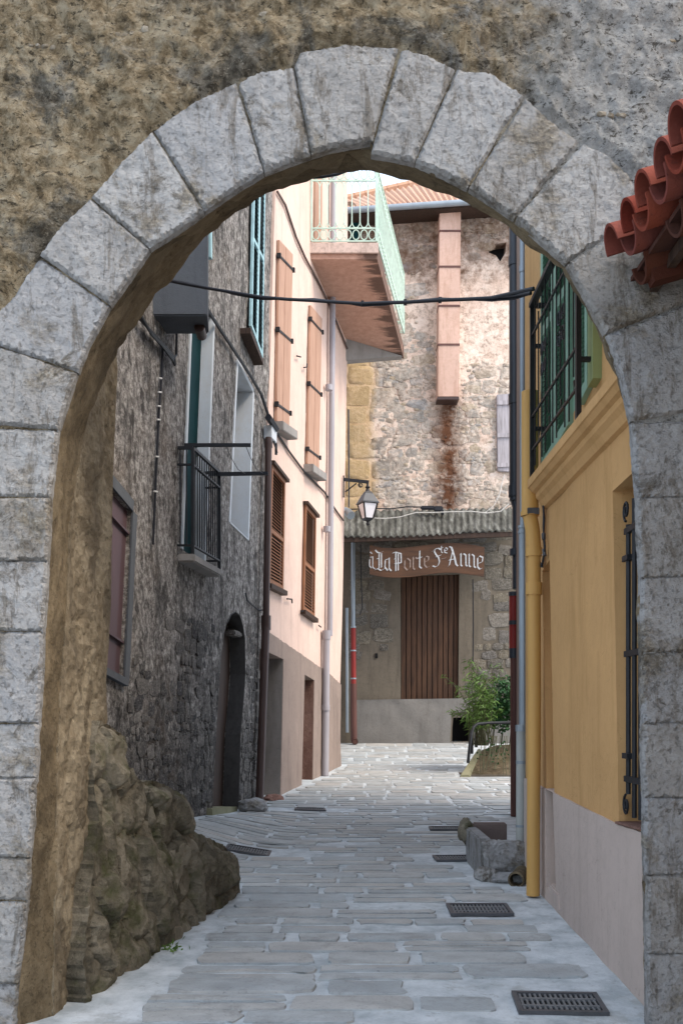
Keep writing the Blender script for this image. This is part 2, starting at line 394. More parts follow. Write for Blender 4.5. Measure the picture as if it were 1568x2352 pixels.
def m_slab():
    g = G('grey paving stone'); r = g.rnd(); b = g.noise(7, 7, .68, g.vm((.6, 1, 1))); f = g.noise(55, 6, .7); s = g.noise(1.2, 4, .5)
    c = g.ramp(r, [(0, (.35, .38, .39)), (.3, (.405, .43, .435)), (.55, (.44, .45, .44)), (.8, (.445, .425, .395)), (1, (.38, .41, .42))])
    c = g.mix(g.ramp(b, [(.35, .5), (.6, 0.0)]), c, (.19, .20, .20))
    c = g.mix(g.ramp(g.noise(11, 6, .7), [(.55, 0.0), (.68, .45)]), c, (.42, .42, .41))
    c = g.mix(g.ramp(f, [(.58, 0.0), (.66, .5)]), c, (.13, .135, .135)); c = g.mix(g.ramp(g.noise(2.2, 9, .8, None, .6), [(.54, 0.0), (.62, .45)]), c, (.20, .195, .18))
    return g.done(c, g.ramp(b, [(.3, .5), (.7, .75)]), [(b, .5, .02), (f, .4, .006)], 0, .4)
def m_mortar():
    g = G('pale paving mortar'); b = g.noise(5, 7, .68); f = g.noise(70, 5, .7)
    c = g.ramp(b, [(.36, (.35, .385, .40)), (.5, (.48, .515, .53)), (.66, (.60, .63, .645))])
    c = g.mix(g.ramp(g.noise(16, 8, .8), [(.56, 0.0), (.64, .55)]), c, (.24, .245, .24)); c = g.mix(g.ramp(g.noise(3, 9, .8), [(.55, 0.0), (.63, .5)]), c, (.30, .30, .28))
    return g.done(c, .85, [(b, .4, .02), (f, .4, .005)], 0, .3)
def m_wood(name, col, dark, sc=1.0, axis=(14, 14, .8)):
    g = G(name); a = g.noise(2 * sc, 6, .65, g.vm(axis), .4); b = g.noise(1.5, 4, .6)
    c = g.ramp(a, [(.3, dark), (.55, col), (.75, tuple(k * 1.25 for k in col))]); c = g.mix(g.ramp(b, [(.5, 0.0), (.75, .35)]), c, dark)
    return g.done(c, .65, [(a, .35, .008)], 0, .3)
def m_canopy():
    g = G('lichened fibre cement'); a = g.noise(4, 7, .7, g.vm((2.5, .6, .6))); b = g.noise(12, 6, .7)
    c = g.ramp(a, [(.3, (.03, .03, .026)), (.5, (.10, .10, .088)), (.72, (.25, .255, .235))])
    c = g.mix(g.ramp(b, [(.6, 0.0), (.72, .8)]), c, (.03, .03, .022))
    return g.done(c, .9, [(b, .4, .01)], 0, .2)
def m_terracotta(name, c0, dk, lt):
    g = G(name); r = g.rnd(); b = g.noise(8, 6, .65); f = g.noise(50, 5, .7)
    c = g.mix(.5, g.ramp(r, [(0, dk), (.5, c0), (1, lt)]), g.ramp(b, [(.3, dk), (.55, c0), (.75, lt)]))
    c = g.mix(g.ramp(g.noise(14, 6, .75), [(.62, 0.0), (.72, .45)]), c, tuple(k * .35 for k in dk))
    rr = g.rnd(False); c = g.mix(.45, c, g.ramp(rr, [(0, dk), (.4, c0), (.75, lt), (1, tuple(.6 * k + .05 for k in c0))])); c = g.mix(g.ramp(g.noise(22, 8, .8), [(.56, 0.0), (.62, .5)]), c, tuple(.3 * k + .02 for k in dk)); c = g.mix(g.ramp(g.noise(9, 9, .82), [(.64, 0.0), (.68, .5)]), c, (.32, .28, .22))
    return g.done(c, .9, [(b, .3, .015), (f, .5, .006)], 0, .15)
def m_leaf(name, cols):
    g = G(name); r = g.rnd(); c = g.ramp(r, [(i / (len(cols) - 1), k) for i, k in enumerate(cols)])
    g.set(g.b.inputs['Transmission Weight'], 0.0); g.b.inputs['Subsurface Weight'].default_value = 0
    return g.done(c, .55, (), 0, .35)

LIME = m_limestone(); RUB = m_rubblewall()
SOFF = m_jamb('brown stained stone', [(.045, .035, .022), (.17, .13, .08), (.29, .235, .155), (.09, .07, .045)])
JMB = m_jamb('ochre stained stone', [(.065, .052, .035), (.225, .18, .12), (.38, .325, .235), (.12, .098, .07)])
RUINM = m_jamb('mossy ruin stone', [(.04, .034, .024), (.15, .13, .095), (.34, .30, .23), (.07, .062, .045)], .65)
RUINC = m_jamb('ruin core mortar', [(.03, .023, .015), (.12, .09, .055), (.22, .175, .115), (.065, .05, .03)], .35)
OLDP = m_oldplaster()
OLDST = m_stones('dark rubble stone', [(.035, .034, .036), (.09, .083, .078), (.16, .145, .13), (.05, .047, .05), (.24, .22, .20), (.07, .064, .06)], (.022, .02, .02))
PINKP = m_stucco('pale pink render', (.70, .52, .435), (.46, .32, .26), .6, .35)
PINKB = m_stucco('grey brown roughcast', (.29, .225, .19), (.13, .10, .085), .6, .7)
YELP = m_stucco('ochre yellow render', (.58, .345, .15), (.39, .225, .085), .75, .4)
YELB = m_stucco('pinkish grey base render', (.52, .43, .38), (.34, .275, .235), .5, .4, .1)
GREYP = m_stucco('grey cement render', (.10, .108, .12), (.055, .058, .064), .5, .5)
WHITEP = m_stucco('white painted reveal', (.66, .70, .73), (.55, .47, .36), .3, .1)
BRICKJ = m_jamb('pinkish brick jamb', [(.09, .05, .038), (.22, .125, .10), (.32, .20, .165), (.14, .075, .058)])
BACKP = m_backplaster()
BACKST = m_stones('mixed rubble stone', [(.34, .32, .295), (.50, .45, .385), (.28, .25, .22), (.60, .52, .43), (.40, .395, .39), (.52, .42, .29), (.38, .31, .245)], (.14, .115, .09), .8, backtone)
LOWP = m_stucco('grey lower render', (.17, .145, .112), (.07, .06, .048), .6, .7, .25)  # lower back wall colour darkened to carry the shade under the canopy
LOWST = m_stones('grey ashlar', [(.10, .09, .075), (.16, .145, .12), (.20, .17, .12), (.13, .12, .11), (.24, .215, .18)], (.05, .045, .038))  # stones darkened likewise, canopy shade put into their colour
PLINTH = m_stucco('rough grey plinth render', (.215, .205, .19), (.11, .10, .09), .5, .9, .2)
SLAB = m_slab(); MORT = m_mortar()
WOODT = m_wood('tan shutter wood', (.44, .265, .185), (.32, .18, .12), 1)
WOODB = m_wood('brown door wood', (.078, .038, .02), (.03, .015, .009), 1)
WOODD = m_wood('dark door wood', (.055, .032, .022), (.02, .013, .01), 1)
WOODG = m_wood('weathered grey wood', (.42, .39, .41), (.22, .20, .20), 1)
SIGNW = m_wood('brown painted sign board', (.105, .052, .028), (.05, .027, .017), .5, (1, 4, 8))
LOUV = simple('brown louvre paint', (.24, .105, .05), .6, 0, .3, 5)
PURP = simple('dull purple brown paint', (.085, .052, .058), .6, 0, .25, 3, .15, .3, True)
TEAL = simple('pale teal paint', (.33, .52, .56), .6, 0, .3, 6)
TEALD = simple('dark teal slat', (.07, .115, .13), .6, 0, .3, 6)
DGREEN = simple('dark green door paint', (.004, .034, .038), .7, 0, .2, 2, .05, .1)
GREEN = simple('green shutter paint', (.25, .40, .305), .6, 0, .2, 4, .15, .2)
OLIVE = simple('olive shutter edge paint', (.27, .33, .15), .5, 0, .15, 4)
MINT = simple('mint green iron paint', (.50, .64, .54), .6, 0, .2, 9)
IRON = simple('black wrought iron', (.018, .019, .022), .5, .3, .4, 8, .3)
IRONG = simple('grey iron', (.09, .092, .10), .5, .4, .3, 8, .3)
PIPEB = simple('brown downpipe paint', (.06, .034, .028), .45, 0, .35, 4, .1, .4, True)
PIPEG = simple('grey downpipe paint', (.33, .31, .33), .45, 0, .2, 4, .1, .4, True)
PIPEGL = simple('zinc grey pipe', (.30, .345, .38), .42, .35, .2, 4, .1, .4, True)
PIPEC = simple('cement grey pipe', (.36, .37, .345), .7, 0, .2, 6, .3, .3, True)
PIPED = simple('black green downpipe', (.03, .036, .046), .4, .1, .5, 3, .15, .5, True)
PIPER = simple('red oxide pipe', (.24, .022, .018), .5, 0, .25, 6, .15, .4, True)
PIPERB = simple('rusty brown pipe', (.11, .045, .035), .55, 0, .35, 6, .15, .4, True)
PIPEO = simple('ochre painted pipe', (.56, .325, .10), .5, 0, .12, 3, .1, .3, True)
CAB = simple('black cable', (.012, .013, .018), .5, 0, .2, 5)
CABW = simple('white cable', (.6, .58, .54), .5, 0, .2, 5)
WHITE = simple('white sign paint', (.50, .52, .53), .6, 0, .4, 26)
GLASSL = simple('frosted lantern glass', (.68, .66, .68), .25, 0, .08, 4, .02, .5)
GLASSD = simple('dark window glass', (.015, .018, .022), .12, 0, .2, 2, .02, .6)
VOID = simple('unlit interior', (.006, .005, .005), .9)
CANO = m_canopy()
TILE = m_terracotta('red clay tile', (.18, .03, .018), (.10, .017, .011), (.26, .07, .042))
TILED = m_terracotta('dark clay underside', (.06, .018, .011), (.035, .012, .008), (.1, .035, .02))
ROOFT = m_terracotta('faded roof tile', (.60, .36, .24), (.45, .24, .15), (.72, .52, .40))
FLUE = m_stucco('flue pottery', (.66, .45, .36), (.36, .20, .13), .75, .3, .1)
BALC = m_stucco('stained balcony edge', (.62, .48, .41), (.16, .11, .085), .7, .4, .3)
CONC = m_stucco('bare concrete', (.30, .28, .26), (.12, .11, .10), .5, .5)
MOSSC = m_stucco('mossy concrete', (.26, .25, .16), (.12, .125, .06), .5, .5)
LEAFB = m_leaf('bamboo leaf', [(.065, .13, .018), (.10, .19, .03), (.05, .10, .014), (.14, .22, .045)])
LEAFD = m_leaf('dark shrub leaf', [(.012, .05, .012), (.025, .09, .02), (.018, .07, .025), (.045, .13, .03)])
STEM = simple('plant stem', (.06, .06, .025), .7)

# ================================================================ ground and paving
def build_ground():
    xs = [-60, -30, -15, -8, -5, -4] + [-3 + .1 * i for i in range(73)] + [4.6, 5.5, 8, 15, 30, 60]
    ys = [-40, -20, -8, -3, 0, 2] + [2.6 + .1 * i for i in range(205)] + [24, 28, 40, 90]
    mb = MB(); vs = []
    for y in ys:
        for x in xs:
            z = ground(x, y)
            if 2.5 < y < 23 and -3.1 < x < 4.3: z += .008 * fbm((x, y, 0), 3, 3)
            vs.append(V((x, y, z - .004)))
    n = len(xs)
    mb.add(vs, [(j * n + i, j * n + i + 1, (j + 1) * n + i + 1, (j + 1) * n + i) for j in range(len(ys) - 1) for i in range(n - 1)])
    o = mb.build('ground', MORT, None, 60); o['kind'] = 'structure'
build_ground()
GRATES = []
for px, py, rot in ((1282, 2307, -.06), (1100, 2091, .0), (1050, 1973, .03), (1028, 1904, -.03), (570, 1955, .0), (712, 1860, .05)):
    GRATES.append((ground_hit(px, py), rot))
def xleft(y):
    if y < 7.15: return interp([(2.6, -1.35), (4.3, -1.1), (7.0, -.775), (7.15, -.8)], y)
    return oldx(y) if y < 13.5 else -1.139 + .2 * (y - 13.5) if y < 19.1 else -.25
def xright(y):
    return interp([(2.6, 1.36), (4.5, 1.40), (7.0, 1.36), (7.2, 1.05), (9.2, 1.10), (9.4, 1.55), (12, 2.1), (12.4, 3.3), (16.9, 3.3), (17.0, 2.15), (18.6, 2.3), (18.7, 3), (21.5, 3)], y)
def build_paving():
    mb = MB(); y = 2.9
    while y < 21.2:
        far = y > 12.5
        rh = random.uniform(.15, .27) if not far else random.uniform(.22, .42)
        gy = random.uniform(.012, .035) if not far else random.uniform(.015, .05)
        x = xleft(y + rh / 2) + random.uniform(.03, .20); xr = xright(y + rh / 2) - random.uniform(.06, .22)
        sl = random.uniform(-.035, .035)
        while x < xr - .1:
            L = min(random.uniform(.28, .8), xr - x); gx = random.choice((.015, .025, .03, .05, .1))
            cx, cy = x + L / 2, y + rh / 2 + sl * x; hx = (L - gx) / 2; hy = (rh - gy) / 2 * random.uniform(.85, 1.02)
            two = random.random() < .22 and rh > .19
            skip = random.random() < .035
            if not skip and hx > .07 and not any(abs(cx - g.x) < hx + .27 and abs(cy - g.y) < hy + .2 for g, r in GRATES) and \
               not any(math.hypot(cx - c.x, cy - c.y) < .3 for c in ()):
                for cy, hy in (((cy, hy),) if not two else ((cy - rh * .26, hy * .45), (cy + rh * .24, hy * .47))):
                    k = max(16, int(L / .03)); P = []
                    for i in range(k):
                        a = 2 * math.pi * i / k; c, s = math.cos(a), math.sin(a)
                        ex = math.copysign(abs(c) ** .2, c) * hx; ey = math.copysign(abs(s) ** .2, s) * hy
                        nz = .02 * noise.noise(V((cx * 7 + c * 3, cy * 7 + s * 3, 3))) + .012 * noise.noise(V((ex * 25 + cx * 9, ey * 25, cy)))
                        P.append((cx + ex + nz * 1.3, cy + ey + nz))
                    jit = random.uniform(-.003, .003)
                    base = [V((p[0], p[1], ground(*p) - .012)) for p in P]
                    top = [V((cx + (p[0] - cx) * .985, cy + (p[1] - cy) * .965, 0)) for p in P]
                    top = [V((p.x, p.y, ground(p.x, p.y) + .006 + jit)) for p in top]
                    mb.add(base + top + [V((cx, cy, ground(cx, cy) + .009 + jit))], [(i, (i + 1) % k, (i + 1) % k + k, i + k) for i in range(k)] + [(i + k, (i + 1) % k + k, 2 * k) for i in range(k)])
            x += L
        y += rh
    o = mb.build('pavement', SLAB, None, 40); o['kind'] = 'structure'
build_paving()

GRATEM = simple('worn cast iron', (.17, .18, .19), .5, .4, .3, 20, .3)
def make_grate():
    t = thing('drain_grate', 'x', 'drain grate', (0, 0, 0), 'cast iron drain grates in the paving')
    W2, D2 = .205, .145; mb = MB()
    for s in (-1, 1):
        mb.box((s * (W2 - .012), 0, .006), (.012, 0, 0), (0, D2, 0), (0, 0, .009)); mb.box((0, s * (D2 - .012), .006), (W2 - .024, 0, 0), (0, .012, 0), (0, 0, .009))
    mb.build('frame', IRONG, t)
    mb = MB()
    for i in range(15):
        x = -W2 + .035 + i * (2 * W2 - .07) / 14
        mb.box((x, 0, .003), (.0055, 0, 0), (0, D2 - .024, 0), (0, 0, .006))
    for y in (-.05, .05): mb.box((0, y, .0045), (W2 - .024, 0, 0), (0, .009, 0), (0, 0, .0065))
    mb.build('bars', GRATEM, t)
    mb = MB(); mb.box((0, 0, -.002), (W2 - .02, 0, 0), (0, D2 - .02, 0), (0, 0, .001)); mb.build('drain_pit', VOID, t)
    return t
def copytree(root):
    r = root.copy(); COL.objects.link(r)
    for ch in list(root.children):
        c = ch.copy(); COL.objects.link(c); c.parent = r
    return r
g0 = make_grate()
GL = ['largest drain grate nearest the archway at the lower right of the street', 'second drain grate along the right side, beside the foot of the ochre wall',
      'drain grate lying next to the broken stone trough', 'small drain grate just beyond the broken stone trough on the right',
      'drain grate on the left just behind the tip of the mossy ruined wall', 'farthest drain grate, in front of the pink house corner and the loose rock']
for i, (p, r) in enumerate(GRATES):
    t = g0 if i == 0 else copytree(g0)
    e = .05; nx = (ground(p.x + e, p.y) - ground(p.x - e, p.y)) / (2 * e); ny = (ground(p.x, p.y + e) - ground(p.x, p.y - e)) / (2 * e)
    t.location = p + V((0, 0, .003)); t.rotation_euler = (math.atan(ny), -math.atan(nx), r); t['label'] = GL[i]

# ================================================================ stone archway
arch = thing('stone_archway', 'massive grey stone archway with rough mortar wall above, framing the whole street', 'archway', at(784, 2352, 4.2))
# inner edge (front), matching point on the rear edge, depth of the rear edge
RING = [((25, 2460), (122, 2460), 4.37), ((41, 2268), (124, 2268), 4.38), ((66, 2040), (128, 2040), 4.4), ((79, 1833), (130, 1833), 4.41), ((89, 1643), (137, 1643), 4.45),
 ((99, 1430), (152, 1429), 4.54), ((108, 1282), (160, 1282), 4.59), ((115, 1138), (168, 1138), 4.64), ((127, 1003), (190, 1003), 4.72), ((143, 954), (210, 945), 4.64),
 ((176, 847), (250, 845), 4.72), ((201, 790), (272, 800), 4.76), ((250, 700), (318, 733), 4.78), ((300, 632), (358, 676), 4.77), ((342, 570), (403, 625), 4.75), ((405, 528), (470, 548), 4.72),
 ((468, 484), (530, 497), 4.7), ((535, 436), (587, 453), 4.65), ((605, 393), (650, 431), 4.6), ((660, 371), (705, 413), 4.57), ((713, 353), (738, 404), 4.55), ((760, 338), (766, 397), 4.54), ((800, 330), (790, 393), 4.52), ((848, 324), (825, 390), 4.5),
 ((858, 348), (850, 393), 4.48), ((900, 357), (879, 398), 4.45), ((952, 370), (940, 414), 4.42), ((1013, 396), (1000, 436), 4.41), ((1075, 428), (1060, 458), 4.4), ((1130, 462), (1112, 488), 4.38), ((1183, 499), (1166, 519), 4.35),
 ((1250, 556), (1232, 579), 4.33), ((1302, 602), (1287, 620), 4.31), ((1340, 670), (1327, 680), 4.3), ((1390, 768), (1379, 775), 4.28), ((1427, 860), (1419, 864), 4.28), ((1450, 969), (1442, 972), 4.28),
 ((1463, 1142), (1456, 1144), 4.28), ((1470, 1325), (1463, 1325), 4.28), ((1472, 1500), (1466, 1500), 4.28), ((1478, 1815), (1472, 1815), 4.28), ((1482, 2010), (1476, 2010), 4.28), ((1485, 2190), (1479, 2190), 4.28), ((1490, 2460), (1484, 2460), 4.28)]
STONES = {
 'voussoir': [
  [(-220, 735), (0, 795), (175, 855), (143, 954), (133, 985), (0, 975), (-220, 980)],
  [(178, 853), (201, 790), (250, 700), (90, 588), (20, 690), (-60, 772), (0, 793)],
  [(252, 698), (300, 632), (342, 570), (207, 455), (140, 520), (92, 585)],
  [(343, 568), (405, 528), (468, 484), (350, 302), (275, 375), (209, 452)],
  [(469, 482), (535, 436), (605, 393), (542, 188), (440, 235), (353, 299)],
  [(607, 392), (660, 371), (713, 353), (673, 152), (600, 162), (545, 185)],
  [(715, 352), (760, 338), (800, 330), (856, 321), (914, 108), (800, 100), (690, 118), (676, 150)],
  [(852, 350), (900, 358), (952, 370), (1045, 157), (980, 122), (922, 113), (860, 319)],
  [(954, 370), (1013, 396), (1074, 427), (1203, 218), (1130, 165), (1049, 156)],
  [(1077, 428), (1130, 462), (1182, 498), (1333, 322), (1270, 280), (1207, 223)],
  [(1185, 500), (1250, 556), (1301, 601), (1400, 538), (1490, 478), (1440, 395), (1390, 352), (1337, 329)],
  [(1303, 604), (1345, 680), (1390, 766), (1560, 700), (1640, 655), (1600, 560), (1494, 482), (1402, 541)],
  [(1391, 770), (1427, 860), (1449, 966), (1620, 938), (1800, 920), (1800, 630), (1642, 662), (1562, 703)]],
 'jamb_stone': []}
def edge_x(y, left):
    t = sorted([(a[1], a[0]) for a, b, d in RING if (a[0] < 784) == left and a[1] > 900]); return interp(t, y)
lv = [985, 1142, 1287, 1450, 1659, 1787, 1970, 2069, 2258, 2480]
for y0, y1 in zip(lv, lv[1:]):
    ym = (y0 + y1) / 2; j = random.uniform(-5, 5)
    STONES['jamb_stone'].append([(edge_x(y0, True), y0), (edge_x(ym, True) + 2, ym), (edge_x(y1, True), y1), (-60, y1 + j), (-240, y1), (-240, y0), (-60, y0 + j)])
rv = [968, 1142, 1326, 1498, 1662, 1832, 2011, 2191, 2480]
for y0, y1 in zip(rv, rv[1:]):
    ym = (y0 + y1) / 2
    STONES['jamb_stone'].append([(edge_x(y0, False) + random.uniform(0, 3), y0), (edge_x(ym, False) - 1, ym), (edge_x(y1, False) + random.uniform(0, 3), y1), (1800, y1), (1800, y0 - random.uniform(0, 20))])
ALLST = []
for kind, lst in STONES.items():
    for i, P in enumerate(lst):
        seed = random.uniform(0, 50); tilt = random.uniform(-.012, .012)
        def disp(x, z, e, seed=seed, tilt=tilt):
            p = V((x, z, seed)); r = .008
            k = 0 if e >= r else (1 - e / r) ** 2
            return .006 + tilt * .3 - .018 * k + .007 * noise.fractal(p * 4, .9, 2.1, 3) + .0045 * noise.fractal(p * 22, .8, 2.1, 4) - .010 * max(0, noise.noise(p * 9) - .35)
        sheet(kind, LIME, ARCH, P, (), .014, disp, .05, arch, jit=.0015, smooth=0)
        ALLST.append([(q.x, q.z) for q in (ARCH.hit(*c) for c in P)])
def rub(x, z, e):
    for P in ALLST:
        if inpoly(x, z, P): return -.013
    m = min(segd(x, z, P) for P in ALLST)
    p = V((x, 3, z)); t = min(1, m / .05)
    d = .012 + .022 * noise.fractal(p * 3.2, .9, 2.1, 3) + .016 * noise.fractal(p * 11, .75, 2.1, 5) + .012 * max(0, noise.noise(p * 17))
    return lerp(-.016, d, t) if t < 1 else d
inner = [a for a, b, d in RING]
cxA, cyA = 784, 1100
hole = [(x + (6 if x > cxA else -6), y - (8 if y < 700 else 0)) for x, y in inner if y < 2440]
outl = [(-560, -330), (2050, -330), (2050, 2460)] + [(hole[-1][0], 2460)] + hole[::-1] + [(hole[0][0], 2460), (-560, 2460)]
sheet('rubble_wall', RUB, ARCH, outl, (), .026, rub, .08, arch, smooth=0)
EMB = m_stones('stones in the mortar', [(.24, .19, .12), (.30, .26, .20), (.18, .15, .11), (.27, .24, .19)], (.10, .08, .055))
emb = MB()
for _ in range(70):
    px, py = random.uniform(-40, 1620), random.uniform(-40, 700); c_ = ARCH.hit(px, py); ins = any(inpoly(c_.x, c_.z, P) or segd(c_.x, c_.z, P) < .06 for P in ALLST) or inpoly(c_.x, c_.z, [(q.x, q.z) for q in (ARCH.hit(*h) for h in hole)])
    if ins: continue
    sz = random.choice((.018, .025, .03, .04, .06))
    rubble(emb, ARCH, (c_.x, c_.x + sz, c_.z, c_.z + sz), (sz, sz * 1.2), (.9, 1.9), lambda u, z: True, .013, .95, (.4, .8), .3)
emb.build('embedded_stones', EMB, arch, 50)['kind'] = 'stuff'
def build_soffit():
    A = [at(x + (3 if x > 784 else -2), y, 4.212) for (x, y), b, d in RING]; B = [at(b[0], b[1], d) for a, b, d in RING]
    dense = []; 
    for i in range(len(A) - 1):
        n = max(1, int((A[i + 1] - A[i]).length / .03))
        for k in range(n): dense.append((A[i].lerp(A[i + 1], k / n), B[i].lerp(B[i + 1], k / n)))
    dense.append((A[-1], B[-1])); m = 13; cen = V((0, 4.4, EZ + 1.0)); vs = []
    for a, b in dense:
        rad = (a - cen); rad.y = 0; rad.z = max(rad.z, 0); rad.normalize()
        for k in range(m):
            p = a.lerp(b, k / (m - 1)); e = min(1, k / 2.0)
            jn = .016 * noise.fractal(p * 5, .9, 2.1, 4) + .008 * noise.fractal(p * 20, .8, 2.1, 3)
            vs.append(p + rad * (jn * (e if k else .3)))
        for q in (.45, .9): vs.append(b + rad * q + V((0, .02, 0)))
    M_ = m + 2
    mb = MB(); mb.add(vs, [(i * M_ + k, i * M_ + k + 1, (i + 1) * M_ + k + 1, (i + 1) * M_ + k) for i in range(len(dense) - 1) for k in range(M_ - 1)])
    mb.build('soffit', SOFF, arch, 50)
build_soffit()
def rough(amp, f=3.0, seed=0, edge=.06):
    def d(x, z, e):
        p = V((x, z, seed)); return (amp * noise.fractal(p * f, .9, 2.1, 4) + amp * .5 * noise.fractal(p * f * 5, .8, 2.1, 3)) * min(1, e / edge)
    return d
JP = [(250, 838), (217, 909), (190, 1003), (168, 1138), (160, 1282), (152, 1429), (139, 1600), (131, 1793), (128, 2040), (122, 2460), (199, 2460), (199, 2206), (219, 2040), (232, 1875), (226, 1771), (248, 1651), (244, 1564), (250, 1490), (256, 1378), (257, 1250), (260, 1106), (264, 1000), (267, 930), (271, 850), (268, 812)]
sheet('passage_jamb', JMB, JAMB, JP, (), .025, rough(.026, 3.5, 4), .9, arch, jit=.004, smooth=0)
# back of the gateway wall, closing the masonry towards the street
mb = MB()
mb.prism([V((-4.2, 4.30, -.5)), V((-1.42, 4.30, -.5)), V((-1.42, 4.30, 3.0)), V((-1.0, 4.30, 4.1)), V((0, 4.30, 4.75)), V((1.0, 4.30, 4.1)), V((1.62, 4.30, 2.4)), V((1.62, 4.30, -.5)), V((4.2, 4.30, -.5)), V((4.2, 4.30, 6.2)), V((-4.2, 4.30, 6.2))], (0, .1, 0))
mb.build('wall_core', RUINC, arch)

# ================================================================ ruined stepped wall on the left
ruin = thing('ruined_wall', 'low ruined wall of mossy brown rubble stepping down behind the left side of the arch', 'ruined wall', RUIN.hit(400, 2200))
BASE = [(199, 2480), (250, 2420), (330, 2290), (420, 2180), (500, 2095), (544, 2050)]
TOP = [(541, 1990), (534, 1966), (514, 1947), (493, 1934), (465, 1922), (440, 1908), (437, 1850), (430, 1833), (405, 1815), (381, 1800), (345, 1793), (333, 1796), (319, 1783), (314, 1763), (290, 1760), (292, 1690), (265, 1670), (236, 1655), (226, 1700), (222, 1771), (228, 1875), (214, 2040), (196, 2206)]
def _rc(x, z, e):
    p = V((x * 1.0, z * .55, 2.0)); p += V((noise.noise(p * 3), noise.noise(p * 3 + V((9, 0, 0))), 0)) * .16
    dd, pp = noise.voronoi(p * 4.6); h = noise.noise(pp[0] * 7.3); k = min(1, (dd[1] - dd[0]) / .22)
    q = V((x, z, 5))
    return (.05 * h + .06 * (k ** .5) - .05) * min(1, e / .05) + .018 * noise.fractal(q * 7, .8, 2.1, 4) + .006 * noise.fractal(q * 28, .8, 2.1, 3)
def fillet(x, z): return interp([(.25, .10), (.6, .06), (1.0, .01), (1.4, -.01)], z)      # the face leans out towards its foot
_off = lambda py: interp([(1650, 0), (1900, .02), (2030, .065), (2200, .10)], py)
def ruv(P): return [((q - RUIN.o).dot(RUIN.u), q.z) for q in (RUIN.hit(x, y, _off(y)) for x, y in P)]
sheet('core', RUINM, RUIN, BASE + TOP, (), .02, lambda x, z, e: _rc(x, z, e) + fillet(x, z), .55, ruin, jit=.008, smooth=0, world2=ruv(BASE + TOP))
ROCK = [  # outlines of the larger stones in survey units, and how far each bulges
 ([(238, 1662), (266, 1674), (290, 1692), (288, 1750), (285, 1800), (268, 1820), (250, 1790), (236, 1730)], .07),
 ([(292, 1764), (312, 1766), (318, 1800), (316, 1850), (300, 1862), (288, 1830)], .07),
 ([(334, 1802), (380, 1804), (404, 1820), (428, 1838), (436, 1860), (437, 1905), (425, 1920), (400, 1900), (372, 1870), (345, 1845)], .09),
 ([(322, 1858), (355, 1850), (366, 1880), (374, 1925), (356, 1930), (330, 1905), (318, 1880)], .10),
 ([(378, 1880), (400, 1905), (440, 1925), (470, 1932), (478, 1990), (470, 2060), (452, 2085), (436, 2010), (420, 1960), (395, 1925)], .07),
 ([(474, 1934), (515, 1952), (533, 1972), (541, 2026), (500, 2060), (478, 2062), (482, 1990)], .06),
 ([(318, 1912), (345, 1925), (368, 1955), (382, 2010), (388, 2080), (384, 2140), (362, 2160), (346, 2110), (330, 2030), (320, 1970)], .13),
 ([(388, 1935), (415, 1930), (424, 1965), (416, 2000), (396, 2000), (386, 1970)], .10),
 ([(392, 2012), (418, 2008), (436, 2030), (446, 2080), (424, 2100), (400, 2092), (390, 2050)], .06),
 ([(246, 1815), (272, 1830), (292, 1860), (300, 1900), (290, 1940), (262, 1910), (242, 1865)], .07),
 ([(242, 1880), (262, 1920), (288, 1950), (300, 2000), (290, 2040), (262, 2010), (244, 1950)], .09),
 ([(300, 1950), (316, 1975), (328, 2040), (330, 2090), (312, 2080), (298, 2020)], .08),
 ([(236, 2020), (256, 1990), (276, 2040), (282, 2090), (266, 2130), (240, 2100), (226, 2060)], .11),
 ([(284, 2030), (304, 2050), (316, 2110), (318, 2170), (302, 2200), (286, 2140), (278, 2080)], .08),
 ([(318, 2100), (338, 2120), (352, 2170), (342, 2190), (322, 2205), (314, 2150)], .07),
 ([(226, 2080), (246, 2115), (262, 2160), (262, 2220), (242, 2240), (224, 2190), (216, 2130)], .10),
 ([(262, 2150), (284, 2150), (300, 2205), (290, 2236), (268, 2262), (258, 2210)], .06),
 ([(212, 2190), (228, 2210), (246, 2260), (244, 2290), (222, 2325), (206, 2290), (204, 2230)], .07),
 ([(202, 2310), (222, 2335), (212, 2370), (200, 2400), (190, 2360)], .06)]
for P, b in [ROCK[i] for i in (0, 2, 4, 5, 6, 7, 12, 15)]:
    seed = random.uniform(0, 60); off = random.uniform(.0, .03)
    def disp(x, z, e, b=b, seed=seed):
        r = .06; t = min(1, e / r); p = V((x, z, seed)); cz_ = noise.voronoi(p * 5)[0]; b2 = b * .35
        return fillet(x, z) - .03 + (b2 + .03) * math.sqrt(max(0, 1 - (1 - t) ** 2)) + t * (.10 * (cz_[0] - .3) + .028 * noise.fractal(p * 5, .9, 2.1, 4)) + .007 * noise.fractal(p * 22, .9, 2.1, 3)
    sheet('stone', RUINM, RUIN, P, (), .025, disp, .06, ruin, jit=.012, smooth=0, world2=ruv(P))

